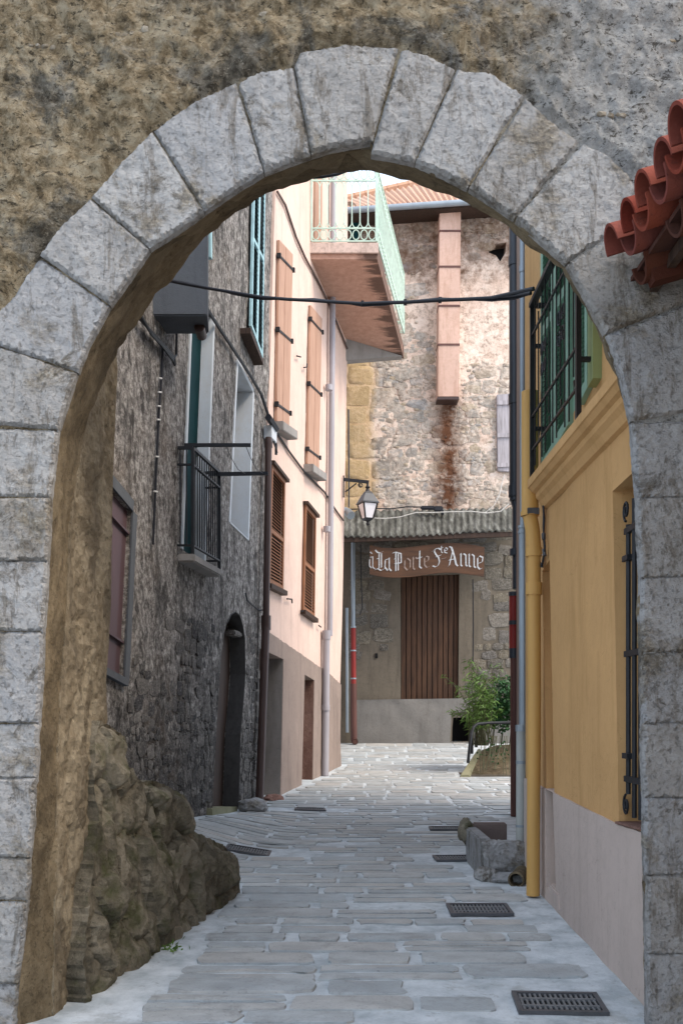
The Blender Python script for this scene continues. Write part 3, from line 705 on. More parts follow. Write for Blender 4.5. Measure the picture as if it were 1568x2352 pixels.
# ================================================================ shared builders
def bedplate(name, mat, parent, W, pts, front, back=0, bevel=0):
    mb = MB(); plate(mb, W, pts, front, back); return mb.build(name, mat, parent, 0, bevel)
def walltube(mb, W, pts, r, off=.02, seg=6):
    mb.tube([W.hit(x, y, off) for x, y in pts], r, seg); return mb
def louvre(root, W, q, off, n, mats, name='louvre_leaf', split=False, fw=.05, slit=.6):
    """a louvred shutter filling the quad q (tl, tr, br, bl): frame plus tilted slats"""
    Q = quad(W, q, off); nrm = W.n
    leaves = [(0, .5), (.5, 1)] if split else [(0, 1)]
    for a, b in leaves:
        q2 = [bil(Q, a, 0), bil(Q, b, 0), bil(Q, b, 1), bil(Q, a, 1)]
        wd = (q2[1] - q2[0]).length; ht = (q2[3] - q2[0]).length; fu = min(.3, fw / wd); fv = fw / ht
        mb = MB(); I = lambda u, v: bil(q2, u, v)
        for u0, u1, v0, v1 in ((0, fu, 0, 1), (1 - fu, 1, 0, 1), (fu, 1 - fu, 0, fv), (fu, 1 - fu, 1 - fv, 1), (fu, 1 - fu, slit - fv / 2, slit + fv / 2)):
            mb.prism([I(u0, v0), I(u1, v0), I(u1, v1), I(u0, v1)], -nrm * .035)
        fr = mb.build(name, mats[0], root)
        mb = MB(); step = (1 - 2 * fv) / n
        for i in range(n):
            v = fv + step * (i + .5)
            if abs(v - slit) < fv: continue
            p, r = I(fu * .9, v), I(1 - fu * .9, v); dz = (q2[3] - q2[0]).normalized() * (step * ht * .5)
            a1, b1 = p - dz * .9 - nrm * .034, r - dz * .9 - nrm * .034; a2, b2 = p + dz + nrm * .001, r + dz + nrm * .001
            mb.prism([a1, b1, b2, a2], -nrm * .007 + V((0, 0, .004)))
        mb.build('slats', mats[1], fr)
        mb = MB(); mb.prism([I(fu, fv), I(1 - fu, fv), I(1 - fu, 1 - fv), I(fu, 1 - fv)], -nrm * .004)
        for i, p in enumerate(mb.v): mb.v[i] = p - nrm * .042
        mb.build('backing', mats[2] if len(mats) > 2 else VOID, fr)
def pipe(name, label, mats, segs, cuffs=(), group=None, elbow=None, cuffmat=None, names=None):
    """downpipe: segs = [(path, radius)], each its own part; cuffs = [(point, radius, height)]"""
    t = thing(name, label, 'drainpipe', segs[-1][0][-1], group)
    for i, (path, r) in enumerate(segs):
        mb = MB(); mb.tube(path, r, 14); mb.build((names or ['pipe'] * 9)[i], mats[min(i, len(mats) - 1)], t, 45)
    for i, (p, r, h) in enumerate(cuffs):
        mb = MB(); p = V(p); mb.tube([p - V((0, 0, h / 2)), p - V((0, 0, h / 2 - .006)), p + V((0, 0, h / 2 - .006)), p + V((0, 0, h / 2))], r, 14)
        mb.build('collar', cuffmat or mats[0], t, 30)
    if elbow:
        mb = MB(); mb.tube(elbow[0], elbow[1], 14, cap=False); mb.tube([elbow[0][-1] - (elbow[0][-1] - elbow[0][-2]).normalized() * .004, elbow[0][-1] - (elbow[0][-1] - elbow[0][-2]).normalized() * .002], elbow[1] * .85, 14)
        mb.build('elbow', mats[-1], t, 45)
    return t

# ================================================================ old grey house (left)
old = thing('old_stone_house', 'old grey house with blackened peeling plaster, white window reveals and an arched doorway', 'house', OLD.hit(500, 1880))
DOORW = [(442, 655), (490, 728), (468, 1292), (418, 1262)]
WIN2 = [(545, 831), (580, 899), (568, 1239), (527, 1200)]
ARCHD = [(488.6, 1854), (494, 1734), (504, 1570), (509, 1500), (514, 1462), (521, 1430), (530, 1411), (540, 1405), (549, 1413), (556.5, 1437), (561, 1468), (562, 1547), (557, 1620), (551, 1687), (546, 1854)]
SHUT1 = [(232, 1090), (303, 1174), (284, 1560), (215, 1522)]
OUT = [(200, 250), (632, 250), (630, 446), (619, 882), (611, 1100), (603, 1700), (598, 1900), (440, 1930), (200, 2090)]
def olddisp(x, z, e):
    p = V((x, z, 2)); k = min(1, e / .1)
    b = .02 * noise.fractal(p * 1.6, .9, 2.1, 3) + .010 * noise.fractal(p * 9, .8, 2.1, 4)
    if z < 3.0: b += .02 * min(1, (3.0 - z)) * noise.fractal(p * 6, .7, 2.1, 3)
    return b * k
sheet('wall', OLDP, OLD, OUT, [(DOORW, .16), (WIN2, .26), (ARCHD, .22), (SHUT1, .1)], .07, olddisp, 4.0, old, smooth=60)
def keep(u, z):
    p = V((u, z, 7)); return noise.noise(p * 1.6) * .8 - .5 * (z - 2.2) + .45 * noise.noise(p * .7) > 0 and not any(inpoly(u, z, H) or segd(u, z, H) < .12 for H in OLDH)
OLDH = [[((q - OLD.o).dot(OLD.u), q.z) for q in (OLD.hit(*c) for c in h)] for h in (DOORW, WIN2, ARCHD, SHUT1)]
mb = MB(); rubble(mb, OLD, (-5.2, -.2, .3, 3.0), (.07, .2), (.8, 2.0), keep, .012, 1.0); mb.build('exposed_stones', OLDST, old, 50)['kind'] = 'stuff'
# balcony door with its white reveal
def lining(W, hole, dep, th, parent, name, mat, sides, bk=None, e=.003):
    """thin plaster lining on the reveal faces of an opening: sides = indices of hole edges to line"""
    H = hole
    for i in sides:
        a, b = W.hit(*H[i]), W.hit(*H[(i + 1) % len(H)]); c = sum((W.hit(*p) for p in H), V((0, 0, 0))) / len(H)
        ed = (b - a).normalized(); inn = (W.n.cross(ed)); 
        if inn.dot(c - a) < 0: inn = -inn
        mb = MB(); mb.prism([a + W.n * .012 - inn * .004, b + W.n * .012 - inn * .004, b - W.n * dep - inn * .004, a - W.n * dep - inn * .004], inn * th); mb.build(name, mat, parent)
def border(W, hole, wd, proud, parent, name, mat, sides):
    H = [W.hit(*p) for p in hole]; c = sum(H, V((0, 0, 0))) / len(H)
    for i in sides:
        a, b = H[i], H[(i + 1) % len(H)]; ed = (b - a).normalized(); out = W.n.cross(ed)
        if out.dot(c - a) > 0: out = -out
        mb = MB(); mb.prism([a - W.n * .01, b - W.n * .01, b + out * wd - W.n * .01, a + out * wd - W.n * .01], W.n * (proud + .01)); mb.build(name, mat, parent)
def inset(W, hole, dep, parent, name, mat, th=.02):
    mb = MB(); q = [W.hit(*p) - W.n * dep for p in hole]; c = sum(q, V((0, 0, 0))) / len(q)
    q = [p + (p - c) * .04 for p in q]; mb.prism(q, -W.n * th); return mb.build(name, mat, parent)
inset(OLD, DOORW, .13, old, 'balcony_door', DGREEN)
lining(OLD, DOORW, .125, .02, old, 'door_reveal', WHITEP, (1,)); border(OLD, DOORW, .05, .018, old, 'door_surround', WHITEP, (3,)); border(OLD, DOORW, .03, .016, old, 'door_surround', WHITEP, (1,))
inset(OLD, WIN2, .24, old, 'window_pane', GLASSD)
lining(OLD, WIN2, .235, .015, old, 'window_reveal', WHITEP, (0, 1, 2, 3)); border(OLD, WIN2, .045, .014, old, 'window_surround', WHITEP, (0, 1, 3))
inset(OLD, ARCHD, .20, old, 'arched_door', WOODD)
DARKJ = m_stucco('near black jamb stone', (.075, .072, .07), (.02, .02, .02), .6, .6, .3)  # near black lining for the reveal faces of the arched door
lining(OLD, ARCHD, .19, .008, old, 'door_jamb', DARKJ, tuple(range(5, 14)))
mb = MB(); mb.box(OLD.hit(545, 1458, -.09), OLD.u * .38, OLD.n * .07, V((0, 0, .035))); mb.build('lintel_stone', OLDST, old, 0, .015)
a = ARCHD[0]; mb = MB(); plate(mb, OLD, [(487, 1856), (546, 1852), (546, 1872), (487, 1877)], .07, -.2); mb.build('threshold', MOSSC, old, 0, .01)
inset(OLD, SHUT1, .04, old, 'shutter', PURP); 
mb = MB(); q = quad(OLD, SHUT1, -.035); mb.bar(lerp(q[0], q[3], .16), lerp(q[1], q[2], .16), .05, .02); mb.bar(lerp(q[0], q[3], .8), lerp(q[1], q[2], .8), .05, .02); mb.build('shutter_batten', PURP, old)
border(OLD, SHUT1, .10, .016, old, 'shutter_surround', GREYP, (0, 1)); border(OLD, SHUT1, .06, .05, old, 'sill', GREYP, (2,))
# concrete bay high on the wall, over the balcony door
mb = MB(); A = OLD.hit(352, 690, -.1); W2 = OLD
y0, z0 = 9.0, at(352, 724, 9.0).z; xw = OLD.hit(352, 690).x
P = [V((xw - .1, 9.0, z0)), V((-1.257, 9.0, z0)), V((-1.30, 9.42, z0 - .01)), V((OLD.hit(352, 690).x + .06 - .1, 9.42, z0 - .01))]
mb.prism(P, (0, 0, 2.6)); mb.build('concrete_bay', GREYP, old, 0, .012)
mb = MB(); mb.tube([V((-1.36, 9.2, z0 - .03)), V((-1.36, 9.36, z0 - .05))], .05, 10); mb.build('waste_pipe', PIPEB, old, 40)
bedplate('shutter_edge', TEAL, old, OLD, [(484, 470), (487.5, 470), (488, 596), (485, 590)], .05)
# teal louvred shutters upstairs
TS = [(587, 300), (611.5, 330), (604, 822), (578, 748)]
inset(OLD, TS, .0, old, 'upper_window', VOID, .05)
louvre(old, OLD, TS, .07, 46, (TEAL, TEALD), 'louvred_shutter', True, .05, .55)
bedplate('upper_sill', WOODD, old, OLD, [(576, 752), (605, 828), (605, 838), (576, 765)], .14)
# balcony of the old house
pts = [V((OLD.hit(406, 1275).x, 9.72, 0)), V((-1.486, 9.72, 0)), V((-1.34, 10.76, 0)), V((OLD.hit(406, 1275).x + .15, 10.80, 0))]
zt = at(447, 1271, 9.72).z
mb = MB(); mb.prism([p + V((0, 0, zt - .085)) for p in pts], (0, 0, .085)); mb.build('balcony_slab', CONC, old, 0, .015)
zr = at(457, 1026, 9.72).z; A0, A1 = V((-1.51, 9.76, 0)), V((-1.365, 10.74, 0)); Z = lambda p, z: V((p.x, p.y, z))
W0, W1 = V((-1.70, 9.76, 0)), V((-1.52, 10.76, 0)); rl = thing_rail = None
mb = MB()
for z in (zr, zr - .17, zt + .09):
    mb.bar(Z(A0, z), Z(A1, z), .03, .03 if z == zr else .018); mb.bar(Z(W0, z), Z(A0, z), .03, .03 if z == zr else .018); mb.bar(Z(W1, z), Z(A1, z), .03, .03 if z == zr else .018)
for p in (A0, A1): mb.bar(Z(p, zt), Z(p, zr), .035, .035)
rail = mb.build('balcony_railing', IRON, old)
for i in range(1, 12):
    mb = MB(); p = lerp(A0, A1, i / 12); mb.bar(Z(p, zt + .09), Z(p, zr), .013, .013); mb.build('baluster', IRON, rail)
for i in range(1, 3):
    mb = MB(); p = lerp(W0, A0, i / 3); mb.bar(Z(p, zt + .09), Z(p, zr), .013, .013); mb.build('baluster', IRON, rail)
dry = thing('clothesline', 'two black iron clothesline arms with thin wires sticking out beside the green balcony door', 'clothesline', OLD.hit(424, 1090))
b0, b1 = at(424, 1022, 9.8), at(576, 1022, 9.8); c0, c1 = at(480, 1089, 10.7), at(616, 1087, 10.7)
mb = MB(); mb.bar(b0, b1, .032, .032); mb.build('arm', IRON, dry); mb = MB(); mb.bar(c0, c1, .038, .038); mb.build('arm', IRON, dry)
for t in (.62, .92):
    mb = MB(); p, q = lerp(b0, b1, t), lerp(c0, c1, t); mb.tube([p, lerp(p, q, .3) - V((0, 0, .05)), lerp(p, q, .6) - V((0, 0, .07)), q], .004, 5); mb.build('wire', IRONG, dry)
# rock at the foot of the brown downpipe
def blob(name, c, r, mat, label, cat, seed=0, parent=None, amp=.25):
    bm = bmesh.new(); bmesh.ops.create_icosphere(bm, subdivisions=4, radius=1)
    for v in bm.verts:
        p = v.co.copy(); k = 1 + amp * noise.fractal(p * 1.4 + V((seed, 0, 0)), .9, 2.1, 4) + .04 * noise.noise(p * 9)
        v.co = V((p.x * r[0], p.y * r[1], p.z * r[2])) * k + V(c)
    me = bpy.data.meshes.new(name); bm.to_mesh(me); bm.free(); o = link(name, me, mat, parent, 50)
    if label: tag(o, label, cat)
    return o
g = ground_hit(575, 1864); blob('rock', g + V((.02, .1, .06)), (.19, .17, .10), LIME, 'loose grey rock lying at the foot of the brown downpipe by the arched door', 'rock', 3)
g = ground_hit(625, 1836); blob('rock', g + V((.0, .15, .0)), (.16, .3, .06), BRICKJ, 'low pinkish stone step in front of the first doorway of the pink house', 'stone', 8)

# ================================================================ pink house
pink = thing('pink_house', 'pale pink rendered house with tan shutters, grey brown base and an overhanging balcony', 'house', PINK.hit(700, 1810))
D1 = [(598, 1490), (648, 1514), (641, 1830), (590, 1846)]
D2 = [(697, 1549), (719, 1562), (715, 1807), (690, 1806)]
def plin(x): return interp([(600, 1441), (616, 1451), (733, 1531.6), (753, 1545), (785, 1571)], x)
sheet('wall', PINKP, PINK, [(634, 230), (797, 230), (798, 500), (797, 815), (792, 1100), (786, 1400), (781, 1572), (753, 1546), (733, 1532.5), (606, 1445), (612, 1050), (619, 882), (632, 446)], (), .12, rough(.006, 1.2, 3), 4, pink)
sheet('base_wall', PINKB, PINK, [(606, 1445), (733, 1532.5), (753, 1546), (781, 1572), (779, 1700), (783, 1790), (735, 1830), (640, 1870), (592, 1890), (598, 1700)], [(D1, .45), (D2, .3)], .08, lambda x, z, e: .022 + .008 * fbm((x, z, 0), 4, 4) * min(1, e / .06), 3.9, pink, jit=.008, smooth=50)
inset(PINK, D1, .42, pink, 'doorway_back', WOODD); lining(PINK, D1, .41, .012, pink, 'door_jamb', CONC, (1,))
inset(PINK, D2, .27, pink, 'doorway_back', WOODD); lining(PINK, D2, .26, .012, pink, 'door_jamb', BRICKJ, (1,))
c4 = lambda x, y: (551.1 + .41 * x, 385.8 + .41 * y)
for q, cut, nm in (([c4(222, 402), c4(297, 483), c4(276, 1462), c4(206, 1415)], .46, 'a'), ([c4(397, 768), c4(460, 842), c4(442, 1700), c4(378, 1655)], .5, 'b')):
    Q = quad(PINK, q, .05)
    mb = MB(); mb.prism([p - PINK.n * .046 for p in Q], -PINK.n * .003); mb.build('shutter_backing', WOODD, pink)
    for a, b in ((0, cut - .01), (cut + .01, 1)):
        mb = MB(); mb.prism([bil(Q, a, 0), bil(Q, b, 0), bil(Q, b, 1), bil(Q, a, 1)], -PINK.n * .04); sh = mb.build('shutter_leaf', WOODT, pink, 0, .004)
        for v in (.09, .5, .91):
            mb = MB(); mb.bar(bil(Q, a, v) + PINK.n * .006, bil(Q, b, v) + PINK.n * .006, .012, .036); mb.build('strap_hinge', IRON, sh)
    for v in (.09, .5, .91):
        for u in (-.02, 1.02):
            mb = MB(); mb.box(bil(Q, u, v), PINK.u * .02, PINK.n * .03, V((0, 0, .035))); mb.build('hinge_pin', IRON, pink)
    lo = [bil(Q, -.1, 1.0), bil(Q, 1.1, 1.0)]
    mb = MB(); mb.prism([lo[0] + V((0, 0, -.02)) + PINK.n * .12, lo[1] + V((0, 0, -.02)) + PINK.n * .12, lo[1] + V((0, 0, -.16)) + PINK.n * .12, lo[0] + V((0, 0, -.16)) + PINK.n * .12], -PINK.n * .22)
    mb.build('window_sill', CONC, pink, 0, .01)
for q in ([(625.5, 1066), (656, 1104), (651, 1356), (619, 1340)], [(703, 1158), (726.5, 1186), (723, 1419), (697.5, 1401)]):
    louvre(pink, PINK, q, .05, 34, (LOUV, LOUV), 'louvred_shutter', False, .06, .55)
    Q = quad(PINK, q, .05)
    mb = MB(); mb.bar(bil(Q, -.05, -.012), bil(Q, 1.1, -.012), .09, .05); mb.build('shutter_head', WOODD, pink)
    mb = MB(); mb.bar(bil(Q, -.05, 1.02), bil(Q, 1.1, 1.02), .09, .07); mb.build('shutter_sill', WOODD, pink)
for pts in ([c4(318, 1052), c4(340, 1058)], [c4(358, 1117), c4(374, 1115), c4(376, 1095)], [(659, 1375), (670, 1376), (671, 1385)], [(692, 1404), (700, 1402)], [(732, 1436), (737, 1440)]):
    mb = MB(); walltube(mb, PINK, pts, .012, .05); mb.build('shutter_stay', IRON, pink)
# big cantilevered balcony
zb = PINK.hit(713, 595).z; zt2 = zb + .26
nl, fl = PINK.hit(713, 594), PINK.hit(798, 800); d0 = nl.y
nr = V((at(866, 594, d0).x, d0, 0)); fr_ = V((at(927, 824, 20.5).x, 20.5, 0)); zf = at(927, 824, 20.5).z
lw = [V((nl.x - .05, d0, zb)), V((nr.x, d0, zb)), V((fr_.x, 20.5, zf)), V((fl.x - .05, fl.y, zf + .08))]
mb = MB(); mb.add(lw + [p + V((0, 0, .26)) for p in lw], [(3, 2, 1, 0), (4, 5, 6, 7), (0, 1, 5, 4), (1, 2, 6, 5), (2, 3, 7, 6), (3, 0, 4, 7)])
g_ = G('stained balcony soffit stains'); n_ = g_.noise(2.2, 7, .7, g_.vm((.5, 2.2, 1))); bn = g_.noise(10, 6, .7); x_ = g_.xyz()
edge = g_.math('SUBTRACT', x_[0], g_.math('MULTIPLY', g_.math('SUBTRACT', x_[1], d0), (fr_.x - nr.x) / (20.5 - d0)))
st_ = g_.math('ADD', edge, g_.math('MULTIPLY', g_.math('SUBTRACT', n_, .5), 1.3))
cc = g_.ramp(bn, [(.3, (.40, .225, .16)), (.7, (.54, .335, .25))]); cc = g_.mix(g_.ramp(st_, [(nr.x - .28, 0.0), (nr.x - .12, .9)]), cc, (.10, .06, .045))
BSO = g_.done(cc, .92, [(bn, .5, .02)])
slab = mb.build('balcony_slab', BSO, pink)
mb = MB(); mb.prism([V((nl.x - .03, d0 - .05, zt2 - .17)), V((nr.x + .02, d0 - .05, zt2 - .17)), V((nr.x + .02, d0 - .05, zt2)), V((nl.x - .03, d0 - .05, zt2))], (0, .2, 0)); mb.build('balcony_edge', BALC, slab)
mb = MB(); mb.prism([lw[3] + V((0, .02, .02)), lw[2] + V((-.05, .02, -.01)), lw[3] + V((0, .06, -.42))], (0, -.22, 0)); mb.build('balcony_bracket', CONC, slab)
# its mint railing: a filigree front panel and a side panel
RH = 1.30
def ironpanel(A, B, z0, z1, n, name):
    root = MB(); ax = (B - A); L = ax.length; u = ax / L
    P = lambda t, z: A + u * t + V((0, 0, z))
    for z in (z0, z0 + .22, z1 - .22, z1): root.bar(P(0, z), P(L, z), .022 if z < z1 else .035, .022)
    for t in (0, L): root.bar(P(t, z0), P(t, z1), .03, .03)
    fr = root.build(name, MINT, pink); st = L / n
    for i in range(n):
        c = (i + .5) * st
        for zc in (z0 + .11, z1 - .11):
            mb = MB(); mb.tube([P(c + min(.085, st * .42) * math.cos(a * math.pi / 6), zc + .085 * math.sin(a * math.pi / 6)) for a in range(13)], .010, 5, cap=False); mb.build('ring', MINT, fr)
        if i:
            t = i * st
            mb = MB(); mb.bar(P(t, z0 + .30), P(t, z1 - .30), .019, .019)
            for sg in (-1, 1):
                mb.tube([P(t + sg * st * .5 * (1 - math.cos(a)), z0 + .23 + .12 * (1 - math.sin(a)) * 1.0) for a in [k * math.pi / 12 for k in range(7)][::-1]], .009, 5)
                mb.tube([P(t + sg * st * .5 * (1 - math.cos(a)), z1 - .23 - .12 * (1 - math.sin(a))) for a in [k * math.pi / 12 for k in range(7)][::-1]], .009, 5)
            mb.build('baluster', MINT, fr)
ironpanel(V((nl.x + .02, d0 - .02, 0)), V((nr.x - .02, d0 - .02, 0)), zt2 + .04, zt2 + RH, 8, 'balcony_railing')
s0, s1 = V((nr.x - .0, d0, 0)), V((fr_.x, 20.5, 0))
ironpanel(s0, s1, zt2 + .04, zt2 + RH, 26, 'balcony_railing')
ironpanel(V((fl.x, 20.4, 0)), V((fr_.x, 20.45, 0)), zt2 + .04, zt2 + RH, 6, 'balcony_railing')
bedplate('balcony_door', WOODT, pink, PINK, [(724, 380), (741, 380), (738, 585), (722, 580)], .03)
for pts in ([(637, 440), (655, 470), (680, 545), (700, 590), (735, 655), (762, 712), (797, 800)],):
    mb = MB(); walltube(mb, PINK, pts, .02, .03); mb.build('wall_cable', PIPEB, pink)
mb = MB(); walltube(mb, PINK, [(617, 958), (640, 1000), (665, 1038), (700, 1085), (745, 1130), (770, 1170), (788, 1195)], .018, .03); mb.build('wall_cable', CAB, pink)
# main grey downpipe of the pink house and brown downpipe on the joint
H = lambda x, y, o=.09: PINK.hit(x, y, o)
pz = lambda x0, y0, x1, y1, off=.09: [H(x0, y0, off), H(x1, y1, off)]
pipe('grey_downpipe', 'tall grey downpipe on the pink house ending in a kicked out foot', [PIPEG, PIPEG],
     [(pz(767, 300, 757, 1460), .056), ([H(749.5, 1458), H(746.5, 1780)], .066)],
     [(H(755, 890), .066, .1), (H(750.5, 1215), .066, .1), (H(749.5, 1458), .078, .16), (H(747.5, 1625), .076, .1)], 'downpipes along the left side',
     ([H(746.5, 1779), H(746.5, 1792), H(748, 1798) + V((.05, -.03, -.02)), H(752, 1800) + V((.16, -.07, -.03)), H(752, 1801) + V((.24, -.09, -.035))], .062))
q0 = OLD.hit(617, 1005, .1); q1 = OLD.hit(611, 1430, .1); q2 = OLD.hit(596, 1838, .1)
pipe('brown_downpipe', 'dark brown downpipe on the joint between the grey house and the pink house', [PIPEB], [([q0, q1], .048), ([q1, q2], .058)],
     [(q0 - V((0, 0, .1)), .056, .08), (q1, .068, .2)], 'downpipes along the left side')
m_ = thing('meter_box', 'small white electrical box with dangling cables above the brown downpipe', 'electrical box', PINK.hit(628, 1010, .05))
mb = MB(); plate(mb, PINK, [(624, 975), (636, 990), (636, 1018), (624, 1005)], .12, .002); mb.build('box', WHITEP, m_, 0, .008)
mb = MB(); walltube(mb, PINK, [(616, 958), (622, 966), (628, 975), (634, 985)], .05, .12); mb.build('cable_cap', CAB, m_)
mb = MB(); walltube(mb, PINK, [(622, 990), (628, 1012), (634, 1030), (636, 1040)], .014, .1); walltube(mb, PINK, [(630, 1000), (634, 1022), (634, 1044)], .02, .09); mb.build('loose_cable', CAB, m_)
# cables on the old house
kc = thing('wall_cable', 'bundles of black cable looping across the grey house wall under the concrete bay', 'cable', OLD.hit(400, 830))
mb = MB(); walltube(mb, OLD, [(470, 700), (505, 755), (540, 808), (575, 862), (600, 905), (618, 958)], .022, .05); mb.build('cable', CAB, kc)
for k in range(3):
    mb = MB(); walltube(mb, OLD, [(318 + 3 * k, 728 - 2 * k), (345 + k, 758 + 4 * k), (370, 785 + 3 * k), (400 - k, 820 + 4 * k), (402, 838)], .014, .05 + .012 * k); mb.build('cable', CAB, kc)
mb = MB(); walltube(mb, OLD, [(398, 826), (405, 815), (406, 770), (404, 755)], .012, .05); mb.build('cable', CAB, kc)
mb = MB(); walltube(mb, OLD, [(374, 800), (372, 860), (366, 940), (362, 1020), (358, 1110), (352, 1250)], .012, .03); mb.build('cable', CAB, kc)
mb = MB(); 
for y in (868, 900, 932, 963, 1048, 1128): walltube(mb, OLD, [(365 - (y - 868) * .04, y), (372 - (y - 868) * .04, y + 1)], .008, .05)
mb.build('cable_clip', CABW, kc)
mb = MB(); walltube(mb, OLD, [(564, 1362), (568, 1378), (580, 1390), (596, 1402), (606, 1400)], .012, .04); mb.build('cable', CAB, kc)

# ================================================================ back building
back = thing('stone_building', 'tall building of mixed rubble stone with a tiled roof closing the end of the street', 'building', at(960, 1705, 21.5))
BDOOR = [(920, 1322), (1054, 1318), (1052, 1606), (920, 1606)]
NICHE = [(1040, 1648), (1083, 1646), (1083, 1702), (1037, 1704), (1038, 1670)]
HOLE = [(1122, 562), (1162, 556), (1160, 580), (1148, 600), (1138, 586), (1122, 580)]
sheet('upper_wall', BACKP, BACK, [(700, 478), (1330, 452), (1330, 1200), (700, 1200)], [(HOLE, .3)], .14, lambda x, z, e: .02 * fbm((x, z, 1), 1.6, 4), 4, back)
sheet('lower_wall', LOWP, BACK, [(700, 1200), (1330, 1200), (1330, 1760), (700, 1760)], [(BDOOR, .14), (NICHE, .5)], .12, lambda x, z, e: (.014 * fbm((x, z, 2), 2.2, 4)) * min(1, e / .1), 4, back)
z_ = lambda y: at(0, y, 21.5).z
xb = lambda x: at(x, 0, 21.5).x
def keepu(u, z):
    p = V((u, z, 3)); top = z > z_(640) + .5 * noise.noise(p * 1.2)
    if xb(1002) < u < xb(1060) and z > z_(915): return False
    if inpoly(u, z, HB) or segd(u, z, HB) < .1: return False
    if u > xb(1060): return z < z_(828) + .25 * noise.noise(p * 2) or z > z_(575) + .7 * noise.noise(p * 1.4) or noise.noise(p * 2.6) > .55
    if top: return True
    if z > z_(760) + .6 * noise.noise(p * 1.3): return noise.noise(p * 2.3) > .30
    return noise.noise(p * 1.5) < .42 and u > xb(866) + .12 * (int(z / .45) % 2)
HB = [(q.x, q.z) for q in (BACK.hit(*c) for c in HOLE)]
for r, hr in (((xb(790), xb(1300), z_(1200), z_(485)), (.09, .34)),):
    mb = MB(); rubble(mb, BACK, r, hr, (.8, 2.6), keepu, .018, 1.02, (.35, .6), .3); rubble(mb, BACK, r, (.05, .11), (.8, 2.2), lambda u, z: keepu(u, z) and noise.noise(V((u, z, 5)) * 3) > -.1, .016, .95, (.4, .7), .3); rubble(mb, BACK, (xb(792), xb(862), z_(1190), z_(835)), (.40, .5), (1.0, 1.7), lambda u, z: True, .012, .98, (.2, .3), .06); mb.build('rubble_stones', BACKST, back, 50)['kind'] = 'stuff'
def keepl(u, z):
    p = V((u, z, 9)); 
    if any(inpoly(u, z, [(q.x, q.z) for q in (BACK.hit(*c) for c in h)]) or segd(u, z, [(q.x, q.z) for q in (BACK.hit(*c) for c in h)]) < .16 for h in (BDOOR,)) or xb(888) < u < xb(1088) and z < z_(1300): return False
    if u < xb(915) and z < z_(1530): return False
    return noise.noise(p * .9) > -.45
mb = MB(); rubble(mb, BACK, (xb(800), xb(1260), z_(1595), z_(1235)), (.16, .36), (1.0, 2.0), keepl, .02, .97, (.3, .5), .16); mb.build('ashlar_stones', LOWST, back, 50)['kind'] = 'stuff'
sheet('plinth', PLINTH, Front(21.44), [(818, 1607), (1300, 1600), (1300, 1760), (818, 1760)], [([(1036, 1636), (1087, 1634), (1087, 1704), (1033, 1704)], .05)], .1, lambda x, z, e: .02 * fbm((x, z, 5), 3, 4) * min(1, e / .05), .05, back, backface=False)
inset(BACK, NICHE, .45, back, 'cellar_hole', VOID)
inset(BACK, HOLE, .28, back, 'wall_hole', VOID)
# brown plank door
dq = quad(BACK, BDOOR, -.08); dr = None
mb = MB(); n = 11
for i in range(n):
    a, b = i / n + .006, (i + 1) / n - .006
    mb.prism([bil(dq, a, 0), bil(dq, b, 0), bil(dq, b, 1), bil(dq, a, 1)], V((0, .03, 0)))
dr = mb.build('plank_door', WOODB, back, 0, .006)
mb = MB(); mb.prism([dq[0] + V((0, .031, 0)), dq[1] + V((0, .031, 0)), dq[2] + V((0, .031, 0)), dq[3] + V((0, .031, 0))], V((0, .02, 0))); mb.build('door_backing', VOID, back)
bedplate('vent', VOID, back, BACK, [(861, 1500), (867, 1500), (867, 1511), (861, 1511)], .03)
# weathered shutter at the right
sh = bedplate('grey_shutter', WOODG, back, BACK, [(1140, 906), (1182, 902), (1182, 1084), (1142, 1081)], .09, .0, .01)
for y in (925, 1000, 1068):
    mb = MB(); mb.bar(BACK.hit(1141, y, .105), BACK.hit(1180, y - 1, .105), .03, .09); mb.build('shutter_batten', WOODG, sh)
# flue
fl_ = MB(); ys = [(478, 529), (529, 611), (611, 701), (701, 790), (790, 911)]
for y0, y1 in ys:
    lx = lambda y: interp([(480, 1009), (911, 1004)], y); rx = lambda y: interp([(480, 1058), (911, 1053)], y)
    mb = MB(); q = [BACK.hit(lx(y0), y0 + 1, .36), BACK.hit(rx(y0), y0 + 1, .36), BACK.hit(rx(y1), y1, .36), BACK.hit(lx(y1), y1, .36)]
    mb.prism(q, (0, .42, 0)); f = mb.build('flue_block', FLUE, back, 0, .012)
    if y1 < 900:
        mb = MB(); mb.prism([BACK.hit(lx(y1) - .8, y1 - 1.5, .375), BACK.hit(rx(y1) + .8, y1 - 1.5, .375), BACK.hit(rx(y1) + .8, y1 + 2.5, .375), BACK.hit(lx(y1) - .8, y1 + 2.5, .375)], (0, .43, 0)); mb.build('flue_band', PIPERB, back)
mb = MB(); mb.prism([BACK.hit(1003.5, 911, .37), BACK.hit(1053.5, 911, .37), BACK.hit(1053.5, 917, .37), BACK.hit(1003.5, 917, .37)], (0, .4, 0)); mb.build('flue_base', PIPEB, back)
